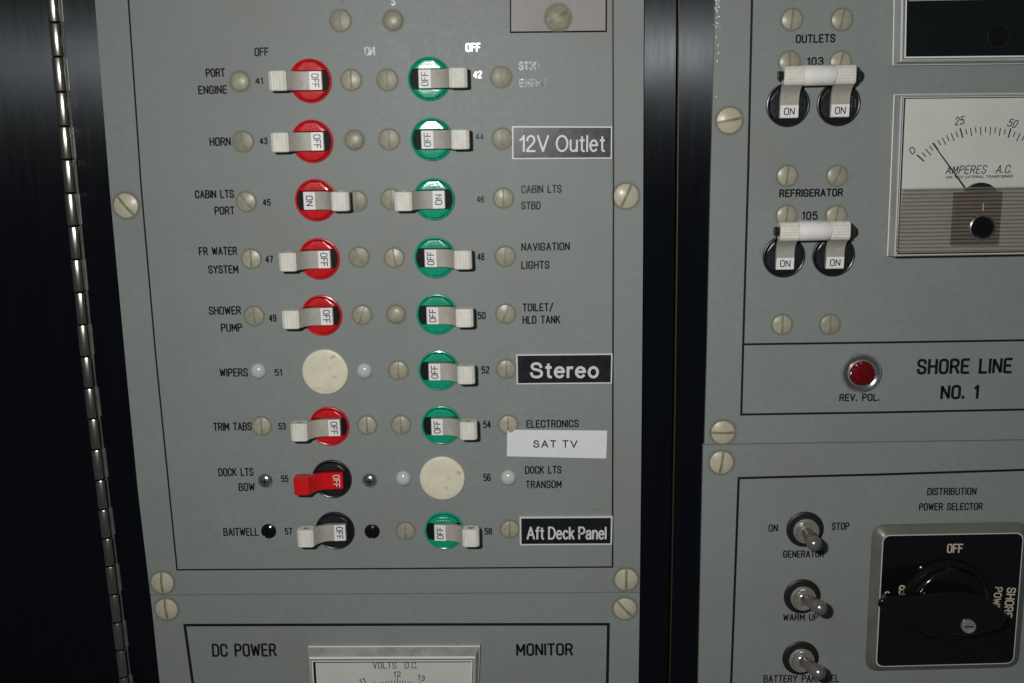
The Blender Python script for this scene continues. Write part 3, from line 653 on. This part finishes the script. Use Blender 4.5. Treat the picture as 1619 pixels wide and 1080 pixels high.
# double-pole breakers of the right panel
def double(cx1, cx2, cy1, cy2, label, screws):
    u1, v1 = P(cx1, cy1); u2, v2 = P(cx2, cy2); c = ((u1+u2)/2, (v1+v2)/2)
    t = thing("double_breaker", label, "circuit breaker", (c[0], c[1], 0), 0, "double-pole breakers with tie bars")
    for (u,v) in ((u1,v1),(u2,v2)):
        obj("collar", COL["black"], t, (u-c[0], v-c[1], 0), PI/2)
        lv = obj("lever", LEV['white'][0], t, (u-c[0], v-c[1], 0), PI/2)
        obj("grip", LEV['white'][1], lv)
        obj("marking", LAB[("ON","white")], lv, label="black on white marking reading ON")
    hd = (u2-u1)/2-WL/2-.1
    mb = MB(); n = 28; R = 3.6                          # sleeve between the grips, axis along u
    def ring(u, r): return [(u, 10.05+r*math.cos(2*PI*i/n)*1.0, 6.3+r*math.sin(2*PI*i/n)) for i in range(n)]
    seq = [(-hd-.0,R-.15),(-hd+.25,R),(hd-.25,R),(hd,R-.15)]
    vs = []; 
    for (u,r) in seq: vs += ring(u, r)
    mb.add(vs, [(j*n+i, j*n+(i+1)%n, (j+1)*n+(i+1)%n, (j+1)*n+i) for j in range(len(seq)-1) for i in range(n)]+[tuple(range(n)), tuple(3*n+i for i in range(n))], "bar_plastic")
    obj("tie_bar", mb.mesh("tie_bar", 40), t, (0,0,0))
    mb = MB(); mb.tube([(-hd-WL-2.0,10.05,6.5),(-hd-WL+1,10.05,6.5)], [1.7,1.7], "black_plastic", 18)
    obj("pin", mb.mesh("pin", 40), t, (0,0,0), label="black left end of the tie bar pin"); mb = MB()
    mb.tube([(hd+WL-1,10.05,6.5),(hd+WL+1.3,10.05,6.5),(hd+WL+2.1,10.05,6.5)], [2.2,2.2,1.4], "black_plastic", 18)
    obj("pin", mb.mesh("pin", 40), t, (0,0,0), label="black right end of the tie bar pin")
    for (x,y,k,a) in screws: screw(t, x, y, k, a)
double(1245.5,1325.5,166,164.5,"double breaker 103 with white tie bar under OUTLETS",[(1248,98,'r',0),(1329,98,'r',15),(1244.5,278,'r',5),(1323.5,278,'r',25)])
double(1239,1317.5,405.5,404,"double breaker 105 with white tie bar under REFRIGERATOR",[(1243.5,341,'r',6),(1322,341,'r',10),(1236.5,513,'r',0),(1312,513,'r',0)])

# ------------------------------------------------------------------ tags stuck on the left panel
def tag_sign(name, corners, text, tx0, tx1, ty, tH, label, cat, face, edge, ink, off=.13, h=.9, bord=1.6, gap=.23):
    cs = [P(x,y,h) for (x,y) in corners]; c = (sum(a[0] for a in cs)/4, sum(a[1] for a in cs)/4)
    o4 = [(a[0]-c[0], a[1]-c[1]) for a in reversed(cs)]
    mb = MB(); mb.prism(o4, 0, h, edge)
    t = thing(name, label, cat, (c[0], c[1], 0), 0, None, None)
    obj("plate", mb.mesh("plate", 0), t)
    if face != edge:
        inn = inset(o4, bord/(F/DIST)); mb = MB(); mb.prism(inn, h-.1, h+.04, face); obj("face", mb.mesh("face", 0), t)
    a = P(tx0, ty, h+.06); b = P(tx1, ty, h+.06); H = P(tx0, ty-tH/2, h)[1]-P(tx0, ty+tH/2, h)[1]
    me = font_mesh(text, -(b[0]-a[0])/2, (b[0]-a[0])/2, 0, H, ink, off, gap)
    o = obj("lettering", me, t, ((a[0]+b[0])/2-c[0], (a[1]+b[1])/2-c[1], h+.065), math.atan2(-(b[1]-a[1]), b[0]-a[0]))
    o["label"] = "lettering reading "+text
    return t
tag_sign("name_tag", [(809.5,199.5),(968,200),(967.5,251),(810,252)], "12V Outlet", 821, 957, 227, 27, "engraved dark tag reading 12V Outlet", "name tag", "engraved_sheen", "engraved_edge", "engraved_edge", .115, bord=2.0)
tag_sign("name_tag", [(816,560.5),(968.5,559),(967.5,606.5),(817,608)], "Stereo", 838, 947, 585.5, 25.5, "engraved black tag reading Stereo", "name tag", "engraved_dark", "engraved_edge", "engraved_edge", .16, bord=2.2, gap=.25)
tag_sign("name_tag", [(821.5,817.5),(968.5,816.5),(967.5,861.5),(822,862.5)], "Aft Deck Panel", 832.5, 959, 843, 20.5, "engraved black tag reading Aft Deck Panel", "name tag", "engraved_dark", "engraved_edge", "engraved_edge", .13, bord=2.6)
tag_sign("paper_tag", [(802,679.5),(960,681),(958.5,725),(801.5,721.5)], "SAT TV", 843, 913, 702, 12, "plain white paper tag reading SAT TV", "paper tag", "paper", "paper", "print_black", .16, h=.22, gap=.36)

# bare metal plate at the top with its own screw
mp_ = plate("blank_plate", [(808,T),(958.5,T),(957.5,48.5),(808,50)], .0, 1.0, "steel_plate", bevel=.12, label="plain bare metal cover plate at the top of the left panel", cat="cover plate")
mb = MB(); mb.prism(inset([(a[0]-mp_.location.x*1000, a[1]-mp_.location.z*1000) for a in reversed([P(x,y,1) for x,y in [(808,T),(958.5,T),(957.5,48.5),(808,50)]])], -.42), -.98, -.45, "gap_dark"); obj("edge_shadow", mb.mesh("edge_shadow", 0), mp_, label="thin black rim under the plate standing in for its edge shadow")  # oversized black sheet stands in for the shadow along the plate's edges
u, v = P(882.5, 28.5)
obj("screw", screw_mesh(4.2, 'nylon_small', 1.1, .9), mp_, (u-mp_.location.x*1000, v-mp_.location.z*1000, 0), math.radians(60))

# ------------------------------------------------------------------ indicator lamp
u, v = P(1361, 589)
t = thing("indicator_lamp", "red jewelled indicator lamp in a chrome bezel above REV. POL.", "indicator lamp", (u,v,0))
mb = MB(); mb.lathe([(7.6,0),(7.6,.6),(7.35,1.5),(6.7,2.1),(6.0,2.0),(5.3,1.5),(5.0,1.4)], "chrome", 48, cap=False); obj("bezel", mb.mesh("bezel", 45), t)
mb = MB(); mb.lathe([(5.4,1.2),(5.2,1.9),(4.9,2.0),(4.7,1.6),(4.6,1.0)], "dull_chrome", 40, cap=False); obj("inner_ring", mb.mesh("inner_ring", 45), t)
mb = MB(); n = 18; prof = [(4.75,1.0),(4.7,2.4),(4.3,3.2),(3.1,3.9),(1.6,4.3),(.3,4.4)]; vs = []
for j,(r,h) in enumerate(prof):
    for i in range(36):
        k = 1-.06*(i % 2) if 0 < j < 5 else 1; vs.append((r*k*math.cos(2*PI*i/36), r*k*math.sin(2*PI*i/36), h))
mb.add(vs, [(j*36+i, j*36+(i+1)%36, (j+1)*36+(i+1)%36, (j+1)*36+i) for j in range(5) for i in range(36)]+[tuple(5*36+i for i in range(36))], "red_jewel")
obj("lens", mb.mesh("lens", 12), t)

# ------------------------------------------------------------------ toggle switches
def toggle(x, y, tip, label):
    u, v = P(x, y); t = thing("toggle_switch", label, "toggle switch", (u,v,.12), 0, "bat-handled toggle switches")
    mb = MB(); mb.lathe([(7.3,-.1),(7.3,.3),(7.0,.6),(5.9,.7)], "dark_nut", 40, cap=False); mb.lathe([(6.1,.6),(6.05,1.3),(5.8,1.6),(4.6,1.65),(4.4,1.3)], "dark_nut", 40, cap=False); obj("washer", mb.mesh("washer", 40), t)
    mb = MB(); mb.lathe([(4.8,.6),(4.8,3.0),(4.55,3.3),(4.1,3.3),(3.8,2.9),(3.6,2.2),(2.9,1.9)], "dull_chrome", 40, cap=True)
    for k in range(4): mb.lathe([(4.8,1.2+k*.45),(4.95,1.35+k*.45),(4.8,1.5+k*.45)], "dull_chrome", 40, cap=False)
    obj("bushing", mb.mesh("bushing", 40), t)
    d = Vector((tip[0], tip[1], tip[2])).normalized(); L_ = Vector(tip).length
    s_ = [(.0,1.9,0),]; fr_ = [(.06,2.0),(.16,2.05),(.35,2.2),(.55,2.4),(.75,2.65),(.88,2.85),(.96,2.9),(1.02,2.6),(1.07,2.0),(1.11,1.1),(1.12,.3)]
    mb = MB(); base = Vector((0,0,1.0))
    mb.tube([tuple(base+d*L_*f) for f,_ in fr_], [r for _,r in fr_], "bat_metal", 24)
    mb.lathe([(3.1,1.8),(2.7,2.9),(2.0,3.5),(1.3,3.7)], "dull_chrome", 28)
    obj("bat", mb.mesh("bat", 45), t)
toggle(1272.5,836.5,(-.4,.6,15.5),"upper toggle switch standing nearly upright above GENERATOR")
toggle(1268,942.5,(3.2,2.6,15.0),"middle toggle switch tilted right above WARM UP")
toggle(1265.5,1040,(3.4,2.2,15.0),"lower toggle switch tilted right above BATTERY PARALLEL")

# ------------------------------------------------------------------ meters
def meter_box(name, label, corners, h, base_in=0.0, front_in=1.2, rim=.55):
    """clear plastic case: corners (photo px, clockwise from top left) of its foot on the panel"""
    cs = [P(x,y,0) for (x,y) in corners]; c = (sum(a[0] for a in cs)/4, sum(a[1] for a in cs)/4)
    foot = [(a[0]-c[0], a[1]-c[1]) for a in reversed(cs)]        # ccw from bottom left
    t = thing(name, label, "panel meter", (c[0], c[1], 0))
    mb = MB(); I = lambda d: inset(foot, d)
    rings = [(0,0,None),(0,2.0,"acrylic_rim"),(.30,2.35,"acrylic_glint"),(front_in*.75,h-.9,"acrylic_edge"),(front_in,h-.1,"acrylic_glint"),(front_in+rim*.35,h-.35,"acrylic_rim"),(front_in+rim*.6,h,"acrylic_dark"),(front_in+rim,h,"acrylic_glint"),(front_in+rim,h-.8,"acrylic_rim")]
    for j in range(1, len(rings)):
        A_ = [(p[0],p[1],rings[j-1][1]) for p in I(rings[j-1][0])]; B_ = [(p[0],p[1],rings[j][1]) for p in I(rings[j][0])]
        mb.add(A_+B_, [(i,(i+1)%4,4+(i+1)%4,4+i) for i in range(4)], rings[j][2])
    f5 = I(front_in+rim)
    obj("case", mb.mesh("case", 0), t)
    mb = MB(); mb.add([(a[0],a[1],h-.3) for a in f5], [(0,1,2,3)], "clear_cover"); obj("window", mb.mesh("window", 0), t)
    return t, c, foot, f5
# ammeter
am, ac, afoot, ain = meter_box("ammeter", "alternating current ammeter with clear ribbed case, needle near zero", [(1410,149),(1703,146),(1690,399),(1399.5,404)], 9.0, front_in=.9, rim=.5)
HD = 5.2
def mpt(c, x, y, h): u, v = P(x,y,h); return (u-c[0], v-c[1])
mb = MB(); mb.prism(inset(ain, .05), HD-1, HD, "dial_card"); obj("dial", mb.mesh("dial", 0), am)
def dial_stroke(mb, c, pts, wpx, h, m="dial_ink"): stroke(mb, [mpt(c,x,y,h) for (x,y) in pts], wpx/(F/DIST), lambda a,b:(a,b), m, h, False)
mb = MB(); PX, PY, RR = 1558.0, 345.0, 143.0
for k in range(0, 31):
    a = math.radians(137.2-k*3.15); L_ = 14 if k % 10 == 0 else (12 if k % 2 == 0 else 8)
    ro = RR+4 if k % 10 == 0 else RR+1; dial_stroke(mb, ac, [(PX+ro*math.cos(a), PY-ro*math.sin(a)), (PX+(ro-L_)*math.cos(a), PY-(ro-L_)*math.sin(a))], 2.2 if k % 10 == 0 else 1.5, HD+.04)
obj("scale_marks", mb.mesh("scale_marks", 0), am)
def dial_text(t, c, s, x0, x1, yc, H, tpx, h=HD+.05, slant=.22, rot=0, m="dial_ink"):
    mb = MB(); a = mpt(c, x0, yc, h); b = mpt(c, x1, yc, h); Hm = H/(F/DIST)
    text_mb(mb, s, -(b[0]-a[0])/2, (b[0]-a[0])/2, 0, Hm, m, 0, tpx/(F/DIST), 2.0, slant)
    obj("lettering", mb.mesh("lettering", 0), t, ((a[0]+b[0])/2, (a[1]+b[1])/2, h), rot, label="lettering reading "+s)
dial_text(am, ac, "0", 1439, 1446, 238, 9, 1.5, rot=-.75); dial_text(am, ac, "25", 1511, 1524, 191, 11, 1.5, rot=-.15); dial_text(am, ac, "50", 1595, 1608, 195, 11, 1.5, rot=.25)
dial_text(am, ac, "AMPERES  A.C.", 1497, 1600, 268, 11.5, 1.5); dial_text(am, ac, "USE WITH EXTERNAL TRANSFORMER", 1496, 1601, 279.5, 3.4, .8, slant=0)
dial_text(am, ac, "75", 1668, 1681, 240, 11, 1.5, rot=.7)
mb = MB(); a = mpt(ac, 1474, 226, 6.4); b = mpt(ac, 1545, 324, 6.4); d = Vector((b[0]-a[0], b[1]-a[1])).normalized(); nrm = Vector((-d.y, d.x))
vs = [(a[0]+nrm.x*s*w1, a[1]+nrm.y*s*w1, hh) for hh in (6.3,6.5) for (s,w1) in ((1,.12),(-1,.12))]
vs2 = [(b[0]+nrm.x*s*.32, b[1]+nrm.y*s*.32, hh) for hh in (6.3,6.5) for s in (1,-1)]
mb.add(vs+vs2, [(2,3,7,6),(0,2,6,4),(1,3,7,5),(0,1,5,4)], "print_black"); obj("needle", mb.mesh("needle", 0), am)
# ribbed tinted lower cover
mb = MB(); x0, x1 = ain[0][0]+.1, ain[1][0]-.1
yt = mpt(ac,1500,296.5,9.2)[1]; yb = (ain[0][1]+ain[1][1])/2+.5; n = 17
prof = []
for k in range(n*4+1):
    v = yt+(yb-yt)*k/(n*4); prof.append((v, 9.15+.34*math.sin(k/4*2*PI)))
vs = [(x0-(yt-v)*.028, v, h) for v,h in prof]+[(x1-(yt-v)*.028, v, h) for v,h in prof]; q = len(prof)
mb.add(vs, [(i,i+1,q+i+1,q+i) for i in range(q-1) if i % 4 != 2], "amber_rib"); mb.add(vs, [(i,i+1,q+i+1,q+i) for i in range(2, q-1, 4)], "amber_groove"); obj("ribbed_cover", mb.mesh("ribbed_cover", 60), am)
mb = MB(); a = mpt(ac,1504,388,6.5); b = mpt(ac,1583,303,6.5); mb.box(a[0],b[0],a[1],b[1],HD,7.4,"coil_brown",.3); obj("movement", mb.mesh("movement", 30), am, label="dark brown meter movement behind the ribbed cover")
cc = mpt(ac,1550,318,6.6)
mb = MB(); mb.lathe([(6.6,HD),(6.6,6.9),(6.3,7.1)], "black_plastic", 40, cc[0], cc[1]); obj("hub", mb.mesh("hub", 40), am)
cc = mpt(ac,1554.5,360,10.5); mb = MB(); mb.lathe([(4.7,9.2),(4.6,9.9),(4.1,10.1),(3.9,9.8)], "chrome", 36, cc[0], cc[1], cap=False); mb.lathe([(3.75,9.2),(3.7,10.9),(3.4,11.3),(.3,11.35)], "black_gloss", 36, cc[0], cc[1]); obj("adjuster", mb.mesh("adjuster", 40), am, label="round black zero adjuster")
mb = MB(); a = mpt(ac,1555,322,9.7); mb.box(a[0]-.22,a[0]+.22,a[1]-2.6,a[1],9.5,9.75,"acrylic_edge"); obj("index_mark", mb.mesh("index_mark", 0), am)
# dark display meter above it
dk, dc, dfoot, din = meter_box("display_meter", "black faced meter in a clear case at the top right, above the ammeter", [(1413,-190),(1705,-190),(1700,101),(1408,104)], 8.0, front_in=1.4, rim=1.3)
mb = MB(); mb.prism(din, 4.5, 6.8, "meter_black"); obj("face", mb.mesh("face", 0), dk, label="blank glossy black face")
cc = mpt(dc,1580,57,7.1); mb = MB(); mb.lathe([(4.2,6.7),(4.15,7.05),(3.8,7.1),(3.6,6.9)], "black_plastic", 36, cc[0], cc[1], cap=False); mb.lathe([(3.3,6.7),(3.2,6.95),(.2,7.0)], "black_gloss", 30, cc[0], cc[1]); obj("blank_plug", mb.mesh("blank_plug", 40), dk)
mb = MB(); a = mpt(dc,1437,1.5,7.0); b = mpt(dc,1700,-1,7.0); mb.box(a[0],b[0],a[1]-.1,a[1]+.35,6.7,7.15,"acrylic_edge"); obj("face_strip", mb.mesh("face_strip", 0), dk)
# voltmeter
vm, vc, vfoot, vin = meter_box("voltmeter", "direct current voltmeter in a clear case at the bottom, between POWER and MONITOR", [(489,1018),(759.5,1017),(752,1255),(502,1257)], 9.0, front_in=1.9, rim=1.2)
HV = 4.5
mb = MB(); mb.prism(inset(vin,.02), HV-1, HV, "dial_card"); obj("dial", mb.mesh("dial", 0), vm)
dial_text(vm, vc, "VOLTS  D.C.", 590, 660, 1052, 11, 1.4, HV+.05, 0); dial_text(vm, vc, "12", 623, 633, 1066, 9, 1.4, HV+.05, 0); dial_text(vm, vc, "13", 661, 671, 1072, 9, 1.4, HV+.05, 0, rot=.2); dial_text(vm, vc, "11", 569, 577, 1077, 9, 1.4, HV+.05, 0, rot=-.3)
mb = MB()
for k in range(-14, 15):
    a = math.radians(90-k*2.4); ro = 110 if k % 8 == 0 else 106; L_ = 12 if k % 8 == 0 else 7
    dial_stroke(mb, vc, [(628+ro*math.cos(a), 1182-ro*math.sin(a)), (628+(ro-L_)*math.cos(a), 1182-(ro-L_)*math.sin(a))], 1.3, HV+.04)
obj("scale_marks", mb.mesh("scale_marks", 0), vm)

# ------------------------------------------------------------------ rotary selector
H1 = 3.2
fc = [(1397,847.5),(1617,843.5),(1601,1047.5),(1386,1053)]                       # black face, px at its height
cs = [P(x,y,H1) for (x,y) in fc]; c = (sum(a[0] for a in cs)/4, sum(a[1] for a in cs)/4)
sel = thing("rotary_selector", "black rotary selector with long handle turned left under DISTRIBUTION POWER SELECTOR", "selector switch", (c[0], c[1], .12))
face = [(a[0]-c[0], a[1]-c[1]) for a in reversed(cs)]
outer = rquad(inset(face, -3.6), 5.5); mid = rquad(inset(face, -.9), 3.6); mid2 = rquad(inset(face, -.45), 3.3); ff = rquad(face, 3.0)
mb = MB(); n = len(outer)
vs = [(a[0],a[1],h) for ring, h in ((outer,-.1),(outer,.5),(rquad(inset(face,-3.2),5.2),1.1),(mid,H1-.5),(mid2,H1)) for a in ring]
mb.add(vs, [(j*n+i, j*n+(i+1)%n, (j+1)*n+(i+1)%n, (j+1)*n+i) for j in range(4) for i in range(n)], "selector_rim")
obj("escutcheon", mb.mesh("escutcheon", 35), sel)
mb = MB(); mb.prism(mid2, H1-.3, H1-.05, "selector_line"); obj("trim_line", mb.mesh("trim_line", 0), sel)
mb = MB(); mb.prism(ff, H1-.3, H1+.1, "black_gloss"); obj("face", mb.mesh("face", 0), sel)
def sel_text(s, cx, cy, L_, H, rot, t=2.4):
    a = P(cx, cy, H1+.2); mb = MB(); k = F/DIST
    text_mb(mb, s, -L_/k/2, L_/k/2, 0, H/k, "selector_print", 0, t/k, 1.7)
    obj("lettering", mb.mesh("lettering", 0), sel, (a[0]-c[0], a[1]-c[1], H1+.14), rot, label="pale yellow lettering reading "+s)
sel_text("OFF", 1510, 867, 24, 14, 0); sel_text("SHORE", 1596, 953, 52, 13, PI/2+.06); sel_text("POWER", 1576, 951, 50, 11, PI/2+.06, 2.0)
sel_text("SHIP", 1404.5, 949, 30, 12, -PI/2+.03, 2.2); sel_text("POWER", 1427.5, 948, 50, 14, -PI/2+.03, 2.6)
# the round boss and the teardrop handle
kc = P(1501, 955, 8); ku, kv = kc[0]-c[0], kc[1]-c[1]
mb = MB(); mb.lathe([(16.8,H1),(16.6,4.6),(16.0,5.4),(14.9,6.3),(14.3,9.2),(14.1,9.5),(13.6,9.8),(13.0,9.9),(.5,10.1)], "black_gloss", 64, ku, kv); obj("boss", mb.mesh("boss", 35), sel)
HH = 17.0
hp = [(1387,955),(1392,948),(1404,943.5),(1420,943.5),(1440,945),(1475,938.5),(1508,936),(1536,938.5),(1552,944),(1572,955),(1586,966),(1591,977),(1586,988),(1567,997),(1548,1002),(1532,1005),(1505,1003),(1478,997.5),(1450,989),(1428,982),(1408,974),(1393,964)]
pts = [P(x,y,HH) for (x,y) in hp]; poly = [(a[0]-c[0], a[1]-c[1]) for a in reversed(pts)]
for _ in range(2):
    q = []
    for i in range(len(poly)):
        a, b = poly[i], poly[(i+1)%len(poly)]; q += [(a[0]*.75+b[0]*.25, a[1]*.75+b[1]*.25), (a[0]*.25+b[0]*.75, a[1]*.25+b[1]*.75)]
    poly = q
def scaled(k): 
    cu = sum(p[0] for p in poly)/len(poly); cv = sum(p[1] for p in poly)/len(poly); return [(cu+(p[0]-cu)*(1-(1-k)*.45), cv+(p[1]-cv)*k) for p in poly]
n = len(poly); mb = MB()
levels = [(scaled(.72),9.8),(scaled(.80),12.0),(scaled(.93),14.2),(scaled(.985),16.0),(poly,16.7),(scaled(.985),17.15),(scaled(.955),17.35),(scaled(.90),17.4),(scaled(.62),17.6),(scaled(.3),17.75)]
vs = [(a[0],a[1],h) for r,h in levels for a in r]
mb.add(vs, [(j*n+i, j*n+(i+1)%n, (j+1)*n+(i+1)%n, (j+1)*n+i) for j in range(len(levels)-1) for i in range(n)]+[tuple((len(levels)-1)*n+i for i in range(n))], "black_gloss")
hd = obj("handle", mb.mesh("handle", 50), sel)
a = P(1532, 991, 19); mb = MB(); mb.lathe([(2.7,17.2),(2.7,18.9),(2.5,19.4),(2.0,19.5),(1.85,19.0),(1.5,18.9),(.2,18.9)], "dull_chrome", 28, a[0]-c[0], a[1]-c[1]); mb.box(a[0]-c[0]-1.6,a[0]-c[0]+1.6,a[1]-c[1]-.22,a[1]-c[1]+.22,18.8,19.1,"recess")
obj("screw", mb.mesh("screw", 40), hd)
a = P(1456.5, 898, H1+.3); mb = MB(); mb.lathe([(.75,H1),(.7,H1+.45),(.4,H1+.65),(.1,H1+.7)], "dull_chrome", 16, a[0]-c[0], a[1]-c[1]); obj("rivet", mb.mesh("rivet", 45), sel)

# ------------------------------------------------------------------ the long piano hinge
hg = thing("piano_hinge", "long polished steel piano hinge down the left edge", "hinge", (*P(110,297),-2))
hu, hv = P(110,297)
ys = [-124,-71,-18,36,90,145.5,199.5,252,305,357,409.5,461.5,512.5,563,612.5,661,709.5,757.5,804,849.5,893.5,938,982.5,1026,1069,1112,1155]
# rolled barrel: slightly flattened on its upper left, a shape made up to place the highlight
def knuckle_section():
    out = []
    for a_, r_k in ((0,1),(15,1),(30,.98),(45,.94),(58,.90),(70,.875),(82,.875),(94,.895),(106,.93),(118,.975),(126,1.0),(135,1.01),(150,1.0),(165,1),(180,1),(195,1),(210,1),(225,1),(240,1),(255,1),(270,1),(285,1),(300,1),(315,1),(330,1),(345,1)):
        out.append((r_k*math.cos(math.radians(a_)), r_k*math.sin(math.radians(a_))))
    return out
KN = knuckle_section()
for i in range(len(ys)-1):
    y0, y1 = ys[i], ys[i+1]; off = .12 if i % 2 else -.05
    a = P(hx(y0+1.0), y0+1.0, 0.2); b = P(hx(y1-1.0), y1-1.0, 0.2); L_ = math.hypot(b[0]-a[0], b[1]-a[1]); an = math.atan2(b[0]-a[0], a[1]-b[1])
    mb = MB(); n = 26; R = 2.08; prof = [(-L_/2,R-.45),(-L_/2+.12,R-.12),(-L_/2+.4,R),(L_/2-.4,R),(L_/2-.12,R-.12),(L_/2,R-.45)]; vs = []
    for (v,r) in prof: vs += [(r*x_, v, r*h_) for x_,h_ in KN]
    mb.add(vs, [(j*n+k, j*n+(k+1)%n, (j+1)*n+(k+1)%n, (j+1)*n+k) for j in range(5) for k in range(n)]+[tuple(range(n)), tuple(5*n+k for k in range(n))], "hinge_steel")
    o = obj("knuckle", mb.mesh("knuckle", 40), hg, ((a[0]+b[0])/2-hu+off, (a[1]+b[1])/2-hv, 2.2), -an)
    if i % 2 == 0:                                       # the leaf tongue of every other knuckle shows on its right
        mb = MB(); mb.box(R*.5, R+.75, -L_/2+.15, L_/2-.15, -2.6, -1.4, "leaf_steel", .15); obj("leaf_tongue", mb.mesh("leaf_tongue", 30), hg, ((a[0]+b[0])/2-hu+off, (a[1]+b[1])/2-hv, 2.2), -an)
a = P(hx(ys[0]), ys[0], -1.5); b = P(hx(600), 600, -1.5); e = P(hx(ys[-1]), ys[-1], -1.5)
for s0, s1, nm in ((2.2, 2.9, "leaf"),):
    mb = MB(); q = [(a[0]-hu, a[1]-hv), (b[0]-hu, b[1]-hv), (e[0]-hu, e[1]-hv)]
    out = [(x+s0,y) for x,y in q]+[(x+s1,y) for x,y in reversed(q)]
    mb.prism(out, 0, .55, "leaf_steel"); obj("leaf", mb.mesh("leaf", 0), hg)
mb = MB(); mb.tube([(q[0][0],q[0][1],2.2),(q[1][0],q[1][1],2.2),(q[2][0],q[2][1],2.2)], [1.3]*3, "gap_dark", 12); obj("pin", mb.mesh("pin", 40), hg)

# ------------------------------------------------------------------ small wear: paint chips and stains on the panels
def fleck(mb, x, y, r, m, h=.03, el=1.0):
    u, v = P(x,y); n = 7; rr = [r/(F/DIST)*random.uniform(.5,1.1) for _ in range(n)]
    mb.add([(u+rr[i]*math.cos(2*PI*i/n), v+rr[i]*el*math.sin(2*PI*i/n), h) for i in range(n)], [tuple(range(n))], m)
def shift(me, p):
    for v in me.vertices: v.co.x -= p.location.x; v.co.z -= p.location.z; v.co.y -= p.location.y
mb = MB()
for k in range(34):
    y = random.random()**1.4*44; fleck(mb, 1133+random.gauss(1,2.2), y, random.uniform(.5,1.5), "chip_pale", el=1.3)
for x,y in ((1132,59),(1136,84),(1134,97),(1132,153),(1135,72)): fleck(mb, x, y, 1.3, "chip_pale", el=1.7)
me = mb.mesh("paint_chips", 0); shift(me, p3); o = obj("paint_chips", me, p3); o["kind"] = "stuff"
mb = MB()
for x,y,r,el in ((303,27,2,.6),(357,26,1.6,.8),(363,10,1.5,1),(582,19,2.2,1),(745,206,1.6,.8),(493,274,4,.35),(722,321,2.5,.4),(570,604,2.2,.7),(745,738,2.6,.6),(939,806,9,.28),(1333,178,2,.5),(990,150,1.6,4),(998,228,1.2,3),(897,341,1.5,1.8),(288,244,2,.6),(330,78,2,.5),(420,163,1.4,.7),(986,192,2,.8)):
    fleck(mb, x, y, r, "stain", el=el)
me = mb.mesh("stain_marks", 0); shift(me, p1); o = obj("stain_marks", me, p1); o["kind"] = "stuff"
